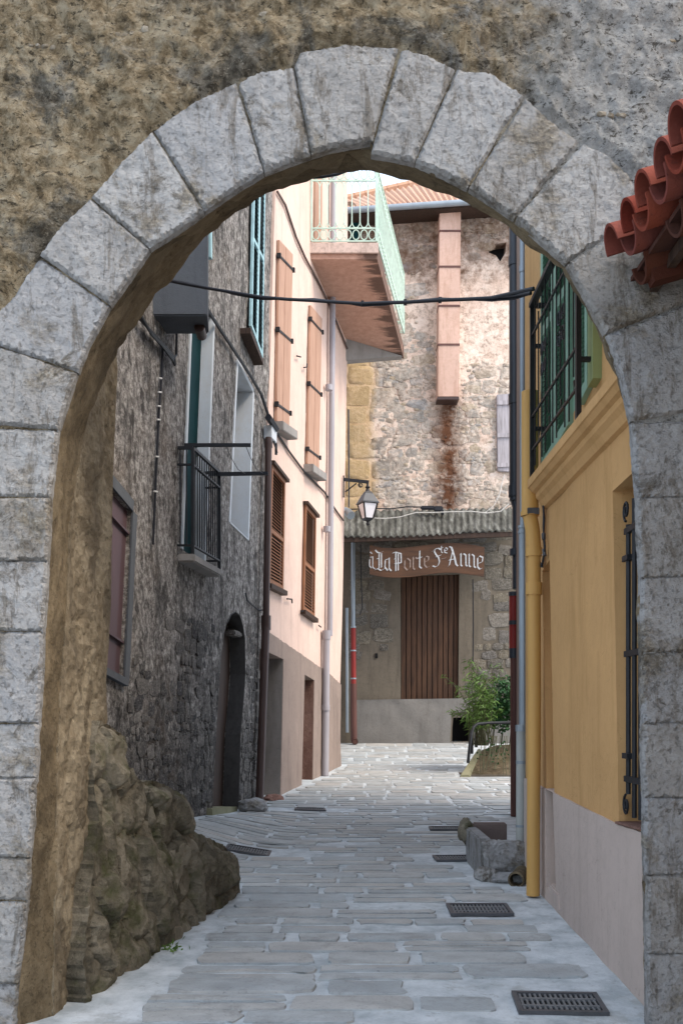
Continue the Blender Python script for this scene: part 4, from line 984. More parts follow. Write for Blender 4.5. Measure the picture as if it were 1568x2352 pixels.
# tiled roof and gutter
e0, e1 = at(740, 486, 20.95), at(1330, 446, 20.95); r0, r1 = at(690, 487, 26), at(1330, 344, 26)
mb = MB(); nu, nv = 300, 26; vs = []; up = V((0, -.6, .8))
for j in range(nv + 1):
    for i in range(nu + 1):
        u = i / nu; v = j / nv; p = lerp(lerp(e0, e1, u), lerp(r0, r1, u), v)
        ph = (i % 6) / 6 * 2 * math.pi; vs.append(p + up * (.03 * math.sin(ph) + (.05 if j % 2 else 0)))
mb.add(vs, [(j * (nu + 1) + i, j * (nu + 1) + i + 1, (j + 1) * (nu + 1) + i + 1, (j + 1) * (nu + 1) + i) for j in range(nv) for i in range(nu)])
rf = mb.build('roof', ROOFT, back, 30)
mb = MB()
for k in range(26): 
    p, q = lerp(r0, r1, k / 26), lerp(r0, r1, (k + 1.08) / 26); mb.tube([p + V((0, -.02, .05)), q + V((0, -.02, .05))], .13, 8)
mb.build('ridge_tiles', ROOFT, rf, 40)
mb = MB(); mb.tube([e0 + V((0, -.08, -.05)), e1 + V((0, -.08, -.05))], .065, 10); mb.build('gutter', PIPEGL, back, 40)
mb = MB(); mb.prism([e0 + V((0, 0, -.12)), e1 + V((0, 0, -.12)), V((e1.x, 21.6, e1.z - .10)), V((e0.x, 21.6, e0.z - .10))], (0, 0, .04)); mb.build('eave_boards', WOODD, back)
bedplate('green_shutter', DGREEN, back, BACK, [(806, 506), (826, 504), (822, 560), (812, 582), (805, 582)], .2, .05)
# lean-to canopy
can = thing('canopy', 'lichen stained corrugated cement canopy over the sign and brown plank door', 'canopy', at(980, 1232, 20.4))
c0, c1 = at(772, 1174, 21.46), at(1200, 1166, 21.46); f0, f1 = at(772, 1229, 20.5), at(1200, 1214, 20.5)
mb = MB(); nu = 340; vs = []
for i in range(nu + 1):
    u = i / nu; sg = .022 * math.sin(i * 2 * math.pi / 12.0); sag = -.05 * math.sin(math.pi * min(1, u * 1.4))
    for j in range(9):
        v = j / 8; vs.append(lerp(lerp(c0, c1, u), lerp(f0, f1, u), v) + V((0, 0, sg + sag * v)))
fs = [(i * 9 + j, i * 9 + j + 1, (i + 1) * 9 + j + 1, (i + 1) * 9 + j) for i in range(nu) for j in range(8)]
b_ = len(vs); vs += [p - V((0, -.003, .03)) for p in vs]
fs += [tuple(k + b_ for k in f[::-1]) for f in fs] + [(i * 9 + 8, (i + 1) * 9 + 8, (i + 1) * 9 + 8 + b_, i * 9 + 8 + b_) for i in range(nu)]
mb.add(vs, fs); mb.build('corrugated_sheet', CANO, can, 60)
mb = MB(); mb.bar(f0 + V((0, .06, -.1)), f1 + V((0, .06, -.1)), .07, .10); mb.build('front_beam', WOODD, can)
for t in (.1, .35, .6, .85):
    mb = MB(); mb.bar(lerp(c0, c1, t) + V((0, 0, -.12)), lerp(f0, f1, t) + V((0, .06, -.12)), .07, .09); mb.build('rafter', WOODD, can)
mb = MB(); mb.bar(at(790, 1233, 20.55), at(935, 1236, 20.55), .02, .03); mb.bar(at(990, 1236, 20.55), at(1100, 1226, 20.55), .02, .03); mb.build('metal_edge', IRONG, can)
# sign
S = lambda x, y, d=20.62: at(771.6 + .2695 * x, 1083.9 + .2695 * y, d)
sg = thing('shop_sign', 'brown wavy banner sign lettered à La Porte Ste Anne in white blackletter', 'sign', S(760, 890))
top = [(285, 622), (340, 634), (400, 645), (480, 648), (560, 645), (630, 638), (700, 630), (780, 620), (850, 612), (930, 606), (1000, 603), (1060, 605), (1120, 612), (1190, 624), (1262, 642)]
bot = [(1258, 892), (1190, 880), (1100, 868), (1040, 860), (980, 857), (920, 858), (850, 862), (770, 874), (700, 885), (630, 893), (560, 897), (490, 898), (420, 895), (350, 885), (285, 868)]
mb = MB(); mb.prism([S(*p) for p in top + bot], (0, .035, 0)); mb.build('board', SIGNW, sg)
LET = {
 'à': [[(312, 722), (286, 742), (284, 798), (302, 818)], [(312, 718), (312, 812), (330, 824)], [(288, 726), (312, 722)], [(290, 680), (306, 694)]],
 'L': [[(334, 664), (352, 684), (376, 690), (400, 674)], [(366, 692), (366, 818)], [(386, 690), (386, 812)], [(330, 832), (352, 822), (384, 838), (420, 818)], [(346, 738), (366, 734)]],
 'a': [[(444, 734), (418, 752), (416, 812), (440, 838)], [(452, 730), (452, 822), (470, 842)], [(418, 748), (452, 738)], [(428, 838), (452, 822)]],
 'P': [[(508, 684), (508, 842)], [(528, 694), (528, 838)], [(480, 690), (506, 682), (552, 694), (554, 768), (520, 790)], [(498, 778), (556, 772)], [(494, 740), (508, 736)]],
 'o': [[(606, 734), (584, 752), (584, 812), (606, 836)], [(606, 734), (630, 752), (630, 812), (606, 836)]],
 'r': [[(656, 722), (656, 818), (670, 830)], [(658, 744), (678, 726), (692, 740)]],
 't': [[(712, 670), (710, 806), (728, 820)], [(694, 734), (730, 724)]],
 'e': [[(768, 716), (752, 732), (752, 790), (772, 814), (798, 800)], [(766, 716), (788, 722), (786, 752), (754, 766)]],
 'S': [[(890, 662), (872, 648), (844, 654), (836, 676), (850, 702), (872, 728), (880, 764), (868, 796), (844, 808), (822, 798)], [(816, 678), (836, 660)], [(848, 722), (894, 706)]],
 't_': [[(896, 628), (896, 680), (906, 688)], [(880, 650), (912, 642)]],
 'e_': [[(934, 642), (922, 656), (924, 684), (946, 690)], [(932, 642), (948, 652), (944, 666), (924, 670)]],
 'dash': [[(894, 740), (936, 730)]],
 'A': [[(964, 634), (978, 640), (1000, 700), (1018, 782), (1036, 800)], [(984, 640), (1008, 720), (1024, 790)], [(992, 668), (978, 730), (964, 792), (950, 806)], [(958, 750), (1012, 738)]],
 'n': [[(1050, 704), (1062, 692), (1062, 792), (1074, 802)], [(1064, 712), (1084, 694), (1104, 708), (1104, 790), (1116, 802)]],
 'n_': [[(1122, 706), (1132, 696), (1132, 798), (1146, 808)], [(1134, 716), (1156, 700), (1174, 714), (1174, 804), (1188, 814)]],
 'e__': [[(1222, 714), (1204, 732), (1204, 806), (1222, 828), (1244, 818)], [(1220, 714), (1248, 726), (1244, 764), (1206, 780)]]}
nib = V((math.cos(math.radians(38)), -math.sin(math.radians(38)))) * 6.3
FADED = simple('worn sign paint', (.26, .20, .17), .6, 0, .45, 20)
for k, strokes in LET.items():
    w_ = .7 if k in ('t_', 'e_', 'dash', 'à') else 1.0
    mb = MB()
    for sidx, s_ in enumerate(strokes):
        for (ax, ay), (bx, by) in zip(s_, s_[1:]):
            nv_ = nib * w_; dd = 20.612 - .0012 * sidx - .0004 * random.random()
            q = [(ax - nv_.x, ay - nv_.y), (ax + nv_.x, ay + nv_.y), (bx + nv_.x, by + nv_.y), (bx - nv_.x, by - nv_.y)]
            mb.prism([S(x, y, dd) for x, y in q], (0, .012, 0))
    mb.build('letter', FADED if k in ('o', 'r', 'e', 'dash') else WHITE, sg)
# lantern on its bracket
LANM = simple('black lantern paint', (.03, .036, .046), .45, .1, .3, 8)
lan = thing('wall_lantern', 'black four sided street lantern with frosted panes hanging from a scrolled iron bracket', 'lantern', at(845, 1205, 19.2))
ld = 19.2; LP = lambda x, y: at(x, y, ld)
mb = MB(); mb.bar(LP(790, 1101), LP(847, 1107), .045, .06); mb.bar(LP(789, 1092), LP(789, 1142), .04, .03)
mb.tube([LP(792, 1130) , LP(805, 1120), LP(818, 1110)], .014, 6); mb.build('bracket', IRON, lan)
mb = MB(); cc_ = LP(828, 1114); mb.tube([cc_ + V((.05 * (1 - k * .035) * math.cos(k * .5 + 2), 0, .05 * (1 - k * .035) * math.sin(k * .5 + 2))) for k in range(20)], .011, 5); mb.build('scroll', IRON, lan)
bx = 847.0; bc = LP(bx - 3, 1150); X = lambda px: (px) * ld / F
def frus(z0, h0, z1, h1, mat, name, par, c):
    mb = MB(); r = math.radians(22)
    def sq(h, z): return [V((c.x + h * (math.cos(r) * a - math.sin(r) * b), c.y + h * (math.sin(r) * a + math.cos(r) * b), z)) for a, b in ((-1, -1), (1, -1), (1, 1), (-1, 1))]
    a, b = sq(h0, z0), sq(h1, z1); mb.add(a + b, [(3, 2, 1, 0), (4, 5, 6, 7)] + [(i, (i + 1) % 4, (i + 1) % 4 + 4, i + 4) for i in range(4)]); return mb.build(name, mat, par, 0, .004), a, b
zr_ = lambda y: LP(842, y).z
hood, _, _ = frus(zr_(1154), .172, zr_(1134), .085, LANM, 'hood', lan, bc)
frus(zr_(1157), .178, zr_(1154), .178, IRONG, 'hood_rim', hood, bc)
frus(zr_(1134), .082, zr_(1129), .06, IRON, 'hood_cap', hood, bc)
mb = MB(); mb.lathe(V((bc.x, bc.y, 0)), [(.02, zr_(1131)), (.055, zr_(1129)), (.042, zr_(1125)), (.03, zr_(1122)), (.055, zr_(1119)), (.025, zr_(1115)), (.02, zr_(1107))], 12); mb.build('finial', IRON, lan, 50)
gl, a, b = frus(zr_(1191), .085, zr_(1158), .148, GLASSL, 'pane', lan, bc)
for i in range(4):
    mb = MB(); mb.bar(a[i], b[i], .028, .028); mb.build('corner_bar', IRON, lan)
frus(zr_(1195), .07, zr_(1190), .092, IRON, 'lantern_base', lan, bc)
mb = MB(); mb.lathe(V((bc.x, bc.y, 0)), [(.015, zr_(1207)), (.04, zr_(1203)), (.02, zr_(1199)), (.05, zr_(1195))], 10); mb.build('drop_finial', IRON, lan, 50)
# bent grey vent behind the pink corner
mb = MB(); mb.tube([at(776, 1172, 19.9), at(790, 1173, 19.7), at(800, 1177, 19.5), at(806, 1184, 19.4)], .085, 14)
tag(mb.build('vent_pipe', PIPEGL, None, 50), 'stubby bent grey vent pipe poking past the pink corner below the lantern', 'vent pipe')
# cables over the canopy
cb = thing('roof_cable', 'black and white cables strung along the wall just above the corrugated canopy', 'cable', at(980, 1180, 21.2))
mb = MB(); mb.tube([S(*p, 21.2) for p in ((90, 318), (200, 315), (330, 312), (480, 312), (600, 296), (740, 298), (800, 312), (880, 318))], .014, 5); mb.build('cable', CAB, cb)
mb = MB(); mb.tube([S(*p, 21.0) for p in ((300, 392), (420, 396), (540, 384), (680, 345), (820, 345), (1000, 338), (1150, 335), (1280, 350), (1400, 335), (1470, 270))], .011, 5); mb.tube([S(*p, 21.1) for p in ((1270, 345), (1340, 290), (1390, 190), (1430, 20))], .010, 5); mb.build('cable', CABW, cb)
mb = MB(); mb.box(S(780, 305, 21.15), (.16, 0, 0), (0, .05, 0), (0, 0, .04)); mb.box(S(870, 315, 21.15), (.1, 0, 0), (0, .05, 0), (0, 0, .06)); mb.box(S(905, 345, 21.1), (.03, 0, 0), (0, .04, 0), (0, 0, .07)); mb.build('junction_box', CAB, cb, 0, .02)
mb = MB(); mb.tube([at(800, 940, 21.4), at(801, 1090, 21.4), at(801, 1165, 21.4)], .018, 6); mb.build('cable', IRONG, cb)
# pipes at the left of the back wall
bp = lambda x, y, d=21.3: at(x, y, d)
pipe('thin_grey_pipe', 'short thin pale grey pipe standing against the back wall left of the red one', [PIPEGL], [([bp(796.5, 1396), bp(797.5, 1682)], .034)], (), 'downpipes along the left side')
pipe('red_downpipe', 'downpipe with zinc top, red middle and brown foot left of the plank door', [PIPEGL, PIPER, PIPERB],
     [([bp(810.5, 1240), bp(811, 1440)], .045), ([bp(811, 1440), bp(811.5, 1572)], .058), ([bp(811.5, 1570), bp(812.5, 1696)], .07)],
     [(bp(811, 1440), .062, .04), (bp(811.2, 1494), .066, .03), (bp(811.4, 1558), .066, .03)], 'downpipes along the left side', ([bp(812.5, 1694), bp(812.5, 1700), bp(813, 1703) + V((.02, -.1, 0))], .07), PIPEGL, ['upper_pipe', 'middle_pipe', 'lower_pipe'])
mb = MB(); mb.tube([bp(828, 1250), bp(829, 1330), bp(832, 1395), bp(826, 1412)], .012, 5); tag(mb.build('hanging_cable', CAB, None), 'thin black cable hanging down the wall between the red downpipe and the sign', 'cable')
mb = MB(); mb.tube([bp(1085, 1330), bp(1086, 1440), bp(1085, 1520)], .014, 5); tag(mb.build('hanging_cable', CAB, None), 'thin black cable running down the wall right of the plank door', 'cable')

# ================================================================ ochre house (right)
yel = thing('ochre_house', 'ochre yellow house on the right with pinkish base, moulded ledge and barred window', 'house', YEL.hit(1300, 2080))
YD = [(1244.5, 1312), (1261, 1285), (1281, 2090), (1259, 2036)]
YW = [(1405.6, 1128), (1497, 1043), (1497, 1912), (1420, 1891)]
YS = [(1240, 560), (1362, 318), (1360, 868), (1240, 1086)]
ywall = [(1204, 300), (1500, -330), (1500, 1918), (1420, 1893), (1277, 1822), (1206, 1786)]
ybase = [(1206, 1786), (1277, 1822), (1420, 1893), (1500, 1918), (1500, 2500), (1400, 2260), (1290, 2110), (1206, 2020)]
def cut(poly, hole): return hole
YDu = [(1244.5, 1312), (1261, 1285), (1272, 1819.6), (1254.3, 1810.8)]
YDl = [(1254.6, 1811), (1272.3, 1819.8), (1281, 2082), (1259, 2036)]
sheet('wall', YELP, YEL, ywall, [(YW, .16), (YS, .12), (YDu, .2)], .09, lambda x, z, e: (.006 * fbm((x, z, 6), 1.5, 4)) * min(1, e / .1), 4, yel)
sheet('base_wall', YELB, YEL, ybase, [(YDl, .2)], .09, lambda x, z, e: .012 + (.006 * fbm((x, z, 8), 1.8, 4)) * min(1, e / .1), 3.9, yel, jit=.004)
inset(YEL, [(YDu[0]), YDu[1], YDl[2], YDl[3]], .17, yel, 'doorway_back', YELP, .02)
mb = MB(); plate(mb, YEL, [(1259, 2028), (1280, 2052), (1283, 2095), (1261, 2062)], .022, -.15); mb.build('doorstep', YELB, yel, 0, .01)
inset(YEL, YW, .155, yel, 'window_pane', GLASSD)
mb = MB(); q = [YEL.hit(*p) for p in YW]; mb.prism([q[3] + YEL.n * .02, q[2] + YEL.n * .02, q[2] - YEL.n * .15, q[3] - YEL.n * .15], (0, 0, .012)); mb.build('window_sill', BRICKJ, yel)
# moulded ledge: profile swept along the wall
zl = at(1212, 1105, 1.305 * F / (1212 - CX)).z
prof = [(o, z) for o, z in [(0, -.20), (.03, -.19), (.05, -.15), (.075, -.125), (.08, -.095), (.105, -.085), (.125, -.06), (.135, -.055), (.135, .0), (.0, .012)]]
ya, yb_ = 6.70, 4.36
P = lambda y, o, z: V((YEL.x0 + YEL.sl * (y - YEL.y0) - o, y, zl + z))
mb = MB(); mb.prism([P(ya, o, z) for o, z in prof], P(yb_, 0, 0) - P(ya, 0, 0)); mb.build('ledge', YELP, yel, 0)
# green shutters
for q, st in (([(1240, 558), (1303, 430), (1303, 975), (1240, 1088)], .5), ([(1327, 385), (1347, 345), (1347, 890), (1327, 930)], .5)):
    louvre(yel, YEL, q, .035, 44, (GREEN, GREEN, GREEN), 'green_shutter', q[0][0] < 1300, .07, .4)
bedplate('window_frame', OLIVE, yel, YEL, [(1349, 342), (1361, 318), (1360, 868), (1348, 890)], .05, -.02)
bedplate('door_leaf', GREEN, yel, YEL, [(1303, 430), (1327, 385), (1327, 930), (1303, 975)], .0, -.03)
# wrought iron balustrade
XR = lambda y: YEL.x0 + YEL.sl * (y - YEL.y0) - .118
R_ = lambda y, z: V((XR(y), y, EZ + z))
zt_, zb_ = 2.83, zl - EZ + .01; yn, yf = 5.33, 6.62
mb = MB(); mb.bar(R_(yn, zt_), R_(yf, zt_), .045, .03); mb.bar(R_(yf, zt_), R_(yf, zt_) + V((.1, 0, 0)), .03, .03)
for z in (2.62, 2.06, 1.83): mb.bar(R_(yn, z), R_(yf, z), .014, .014)
ir = mb.build('balustrade', IRON, yel)
for y in (yn, yf):
    mb = MB(); mb.bar(R_(y, zb_ - .05), R_(y, zt_), .028 if y > 6 else .038, .028, V((1, 0, 0))); mb.build('post', IRON, ir)
    for z in (2.55, 1.98):
        mb = MB(); mb.bar(R_(y, z), R_(y, z) + V((.13, 0, 0)), .025, .025); mb.build('wall_tie', IRON, ir)
for i in range(1, 12):
    y = lerp(yn, yf, i / 12)
    mb = MB(); mb.bar(R_(y, 1.92 if i % 3 == 1 else 1.70), R_(y, 2.70 if i % 3 == 1 else 2.82), .008, .008, V((1, 0, 0)))
    z0 = 2.70 if i % 3 == 1 else 1.70
    if i % 3 == 1:
        for zc, sg in ((2.72, 1), (1.90, -1)): mb.add([R_(y, zc) + V((0, .012, 0)), R_(y, zc) + V((0, -.012, 0)), R_(y, zc + .07 * sg), R_(y, zc) + V((.012, 0, 0))], [(0, 1, 2), (0, 2, 3), (1, 3, 2), (0, 3, 1)])
    mb.build('baluster', IRON, ir)
for yc, zc in ((6.25, 2.34), (5.75, 2.34)):
    mb = MB()
    for sg in (-1, 1):
        for s2 in (-1, 1):
            mb.tube([R_(yc + sg * (.065 + .055 * (1 - k * .045) * math.cos(k * .55 + 2.6)) * .8, zc + s2 * (.07 + .06 * (1 - k * .045) * math.sin(k * .55 + 2.6))) for k in range(16)], .0045, 5)
    mb.build('scroll', IRON, ir)
# window grille standing in the reveal
gr = None; GX = lambda y, o=-.02: YEL.x0 + YEL.sl * (y - YEL.y0) - o
hz = lambda px, py: YEL.hit(px, py, -.02)
zT, zB = hz(1448, 1150).z, hz(1470, 1888).z
gr = None
for py in (1214, 1500, 1790):
    mb = MB(); p = hz(1448, py); mb.bar(V((GX(4.90), 4.90, p.z)), V((GX(4.5), 4.5, p.z)), .024, .03)
    r_ = mb.build('window_grille' if gr is None else 'crossbar', IRON, gr or yel); gr = gr or r_
for py in (1284, 1735):
    mb = MB(); p = hz(1437, py); mb.box(V((GX(4.86), 4.86, p.z)), (.02, 0, 0), (0, .045, 0), (0, 0, .014)); mb.build('collar', IRON, gr)
for i, y in enumerate((4.86, 4.76, 4.66, 4.56)):
    mb = MB(); mb.tube([V((GX(y), y, zB + (.12 if i == 0 else .01))), V((GX(y), y, zT - (.11 if i == 0 else 0)))], .0125, 8); mb.build('bar', IRON, gr, 40)
for zc, s2 in ((zT - .03, 1), (zB + .06, -1)):
    mb = MB(); mb.tube([V((GX(4.88), 4.90 + .045 * (1 - k * .04) * math.cos(k * .5 - 1.5) , zc + s2 * .055 * (1 - k * .04) * math.sin(k * .5 - 1.5))) for k in range(20)], .007, 6); mb.build('scroll', IRON, gr)

# neighbouring plastered house beyond, hidden edge-on behind the pipes
nb = thing('grey_side_house', 'grey rendered house edge seen behind the downpipes on the right of the street', 'house', (1.6, 8, .25))
c_ = [V((1.56, 7.62, 0)), V((2.19, 12.1, 0)), V((6, 12.1, 0)), V((6, 7.62, 0))]
mb = MB(); mb.prism([V((p.x, p.y, -.3)) for p in c_], (0, 0, 9.5)); mb.build('wall', PINKB, nb)
mb = MB(); mb.prism([V((p.x + (.0 if p.x > 3 else -.0), p.y, 9.2)) + V((-.15 if p.x < 3 else .1, -.02 if p.y < 9 else .1, 0)) for p in c_], (0, 0, .12)); mb.build('roof', ROOFT, nb)
# right hand downpipes
pd = lambda x, y, d=11.9: at(x, y, d)
pipe('black_downpipe', 'tall black downpipe on the right turning rusty red in its lower part', [PIPED, PIPED, PIPER, PIPERB],
     [([pd(1181.5, 480), pd(1182, 1150)], .072), ([pd(1182, 1150), pd(1186, 1165), pd(1186, 1352)], .056), ([pd(1179, 1362), pd(1179, 1500)], .058), ([pd(1180.5, 1498), pd(1181, 1874)], .052)],
     [(pd(1181.5, 600), .082, .12), (pd(1181.7, 680), .08, .06), (pd(1181.7, 917), .082, .12), (pd(1182, 1128), .084, .14), (pd(1182, 1268), .07, .08), (pd(1179, 1364), .068, .05), (pd(1179, 1430), .066, .05), (pd(1179.5, 1500), .064, .12)], 'downpipes on the right side', None, PIPED, ['upper_pipe', 'offset_pipe', 'middle_pipe', 'lower_pipe'])
pg = lambda x, y, d=7.62: at(x, y, d)
pipe('zinc_downpipe', 'pale grey zinc downpipe beside the ochre one, standing in a thicker cement pipe', [PIPEGL, PIPEGL, PIPEC],
     [([pg(1200, 520), pg(1200.5, 1215)], .026), ([pg(1200.5, 1213), pg(1201, 1668)], .036), ([pg(1198, 1664), pg(1197, 1990)], .046)],
     [(pg(1200, 618), .031, .05), (pg(1200.5, 1210), .042, .02), (pg(1200.5, 1222), .042, .02), (pg(1198, 1672), .053, .05), (pg(1198, 1750), .05, .025), (pg(1197.5, 1896), .05, .02)], 'downpipes on the right side', None, PIPEGL, ['upper_pipe', 'middle_pipe', 'lower_pipe'])
po = lambda x, y, d=6.75: at(x, y, d)
pipe('ochre_downpipe', 'ochre painted downpipe with a wide hopper at the far end of the yellow house', [PIPEO, PIPEO, PIPEO],
     [([po(1216, 900), po(1216, 1184)], .060), ([po(1216, 1184), po(1222, 1216), po(1225, 1260)], .050), ([po(1225, 1258), po(1226, 1600), po(1223, 2056)], .047)],
     [(po(1216, 1180), .066, .03), (po(1225, 1268), .056, .06), (po(1225.5, 1352), .058, .085)], 'downpipes on the right side', None, PIPEO, ['hopper', 'offset_pipe', 'lower_pipe'])
cl = po(1220, 1177); mb = MB(); mb.box(cl + V((.0, -.055, 0)), (.042, 0, 0), (0, .012, 0), (0, 0, .022)); tag(mb.build('pipe_clamp', IRONG, None, 0, .004), 'small rusty grey metal clamp on the ochre hopper', 'clamp')
hcb = thing('frayed_cable', 'frayed black cable hanging down the ochre wall under the ledge end', 'cable', at(1247, 1298, 6.6))
wc = lambda x, y: YEL.hit(x, y, .03)
mb = MB(); mb.tube([wc(1243, 1112), wc(1245, 1150), wc(1249, 1190), wc(1247, 1230), wc(1250, 1262), wc(1246, 1285), wc(1244, 1300)], .007, 6); mb.tube([wc(1244, 1115), wc(1248, 1160), wc(1246, 1210), wc(1251, 1255), wc(1247, 1290)], .005, 5); mb.build('cable', CAB, hcb)
mb = MB(); mb.tube([wc(1247, 1225), wc(1248, 1238)], .014, 8); mb.tube([wc(1248, 1262), wc(1250, 1276)], .013, 8); mb.tube([wc(1244, 1292), wc(1243, 1302)], .011, 8); mb.build('tape', IRONG, hcb)
mb = MB(); mb.tube([po(1214, 1268, 6.9), wc(1236, 1274), wc(1250, 1274)], .003, 4); mb.build('tie_wire', CABW, hcb)
# stone trough, clay drain mouth
BRNR = m_stucco('dull brown render', (.20, .155, .14), (.11, .085, .075), .5, .5)
tr = thing('stone_trough', 'broken old stone trough at the foot of the grey pipe', 'trough', at(1150, 2000, 7.6))
gt = ground(1.2, 7.7)
fa, fb = at(1108, 1935, 7.45), at(1212, 1932, 7.45)
zt3 = fa.z
FR = Front(7.45)
sheet('front_slab', LIME, FR, [(1108, 1937), (1122, 1931), (1160, 1932), (1214, 1934), (1214, 2002), (1180, 2000), (1140, 2001), (1124, 2012), (1112, 1985)], (), .018, lambda x, z, e: .015 - .02 * (1 - min(1, e / .03)) + .016 * fbm((x, z, 0), 9, 5), .09, tr, jit=.006, smooth=0)
FL = Wall(at(1106, 1960, 7.46).x, 7.46, .0, -1)
mb = MB(); x_ = at(1106, 1960, 7.46).x
for (xa, xb_, ya_, yb2, z0, z1, nm, mt) in ((x_ - .01, x_ + .09, 7.53, 8.35, gt - .05, zt3 + .02, 'side_slab', LIME), (x_ + .06, x_ + .35, 8.36, 8.46, gt - .05, zt3 + .02 + .03, 'back_slab', BRNR)):
    mb = MB(); mb.box(((xa + xb_) / 2, (ya_ + yb2) / 2, (z0 + z1) / 2), ((xb_ - xa) / 2, 0, 0), (0, (yb2 - ya_) / 2, 0), (0, 0, (z1 - z0) / 2)); mb.build(nm, mt, tr, 0, .012)
mb = MB(); mb.box((x_ + .22, 7.95, gt + .05), (.2, 0, 0), (0, .45, 0), (0, 0, .05)); mb.build('silt', RUINC, tr, 0, .01)
blob('broken_edge', (x_ + .0, 8.40, zt3 - .03), (.07, .10, .11), RUINM, None, None, 4, tr, .3)
blob('broken_stone', (x_ + .03, 7.42, gt + .03), (.10, .10, .06), LIME, None, None, 6, tr, .3)
blob('mortar_heap', (x_ + .22, 7.35, gt + .015), (.22, .13, .05), LIME, None, None, 2, tr, .2)
dm = thing('clay_drain', 'round brown clay drain pipe mouth lying at the foot of the ochre pipe', 'drain pipe', at(1183, 2036, 7.1))
c = at(1184, 2021, 7.12)
mb = MB(); vs = []; seg = 20
ax = V((.35, 1, .03)).normalized(); e1_ = ax.cross(V((0, 0, 1))).normalized(); e2_ = e1_.cross(ax)
prof = [(.060, 0), (.062, .01), (.058, .03), (.058, .30), (.046, .30), (.046, .03), (.048, 0), (.060, 0)]
for r, t in prof:
    for k in range(seg): a = 2 * math.pi * k / seg; vs.append(c + ax * t + (e1_ * math.cos(a) + e2_ * math.sin(a)) * r)
mb.add(vs, [(i * seg + k, i * seg + (k + 1) % seg, (i + 1) * seg + (k + 1) % seg, (i + 1) * seg + k) for i in range(len(prof) - 1) for k in range(seg)]); mb.build('pipe', SOFF, dm, 50)
mb = MB(); mb.tube([c + ax * .2, c + ax * .21], .05, 16); mb.build('pipe_bore', VOID, dm)
# sunken stair with sloping kerb, railing and planting
stw = thing('stair_parapet', 'low mossy parapet sloping beside a sunken entrance at the far right', 'parapet', at(1080, 1778, 17.2))
d = 17.0
mb = MB(); mb.prism([at(1055, 1781, d), at(1082, 1781, d), at(1108, 1718, d + 1.3), at(1098, 1716, d + 1.3)], (0, .05, -.3)); 
g1 = [at(1055, 1780, d), at(1079, 1780, d), at(1105, 1720, d + 1.6), at(1097, 1717, d + 1.6)]
mb = MB(); mb.prism(g1, (0, .02, -.55)); mb.build('kerb', MOSSC, stw, 0, .02)
mb = MB(); mb.prism([at(1080, 1780, d + .1), at(1106, 1722, d + 1.6), at(1140, 1711, d + 1.7), at(1260, 1704, d + 1.7), at(1260, 1780, d + .1)], (0, .3, -.1)); mb.build('wall', RUINC, stw)  # solid face in a dark colour, painted shade of the sunken recess
vn = thing('dry_creeper', 'dry brown creeper stems hanging over the dark wall of the sunken entrance', 'creeper', at(1120, 1778, 17.0))
mb = MB(); lf2 = MB()
for k in range(20):
    x0 = random.uniform(1100, 1180); q = [at(x0 + random.gauss(0, 4) * t - 6 * t, lerp(1690, random.uniform(1740, 1780), t), 17.0 + 1.1 * (1 - t) - .06) for t in (0, .3, .6, 1)]
    mb.tube(q, .006, 4)
    for p_ in q[1:3]:
        for _ in range(1):
            dr = V((random.gauss(0, 1), random.gauss(0, .6), random.gauss(-.4, .6))).normalized(); sd_ = dr.cross(V((.3, 1, .2))).normalized() * .016; q2 = p_ + V((random.gauss(0, .06), -.03, random.gauss(0, .06))); l = random.uniform(.04, .1)
            lf2.add([q2, q2 + dr * l * .5 + sd_, q2 + dr * l, q2 + dr * l * .5 - sd_], [(0, 1, 2, 3)])
mb.build('stems', STEM, vn); lf2.build('foliage', LEAFD, vn)
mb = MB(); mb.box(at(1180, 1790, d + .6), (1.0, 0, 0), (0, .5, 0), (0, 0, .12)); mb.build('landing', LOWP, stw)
hr = thing('stair_handrail', 'curved black tubular handrail at the sunken entrance beside the bushes', 'handrail', at(1074, 1752, d + .3))
mb = MB(); mb.tube([at(1074, 1752, d + .3), at(1078, 1712, d + .3), at(1082, 1684, d + .35), at(1087, 1669, d + .4), at(1096, 1662, d + .45), at(1120, 1660, d + .5), at(1178, 1659, d + .6), at(1230, 1659, d + .6)], .028, 10); mb.build('rail', IRON, hr, 50)
for x, y0, y1, dd in ((1083, 1686, 1731, .9), (1093, 1664, 1716, 1.2)):
    mb = MB(); mb.tube([at(x, y0, d + dd), at(x, y1, d + dd)], .028, 8); mb.build('post', IRON, hr, 50)
def leaves(mb, cen, rad, n, L, Wd, up=0, dens=None):
    for _ in range(n):
        while True:
            p = V((random.uniform(-1, 1), random.uniform(-1, 1), random.uniform(-1, 1)))
            if .15 < p.length < 1 and noise.noise(p * 2.4 + V((cen.x, 0, 0))) > -.25: break
        q = cen + V((p.x * rad[0], p.y * rad[1], p.z * rad[2])); l = L * random.uniform(.6, 1.3); wd = Wd * random.uniform(.7, 1.2)
        dr = V((random.gauss(0, 1), random.gauss(0, 1) - .3, random.gauss(0, .7) + up)).normalized(); sd = dr.cross(V((random.gauss(0, 1), random.gauss(0, 1), random.gauss(0, 1)))).normalized() * wd
        mb.add([q, q + dr * l * .45 + sd, q + dr * l, q + dr * l * .45 - sd], [(0, 1, 2, 3)])
sb = thing('dark_shrub', 'dense dark green leafy shrub behind the handrail against the red pipe', 'shrub', at(1150, 1715, d + 1.2))
mb = MB(); 
for px, py, r in ((1150, 1605, (.55, .4, .38)), (1172, 1585, (.4, .4, .3)), (1128, 1635, (.35, .35, .28)), (1160, 1650, (.45, .4, .28)), (1185, 1620, (.5, .4, .4))): leaves(mb, at(px, py, d + 1.3), r, 520, .085, .026)
mb.build('foliage', LEAFD, sb)
mb = MB()
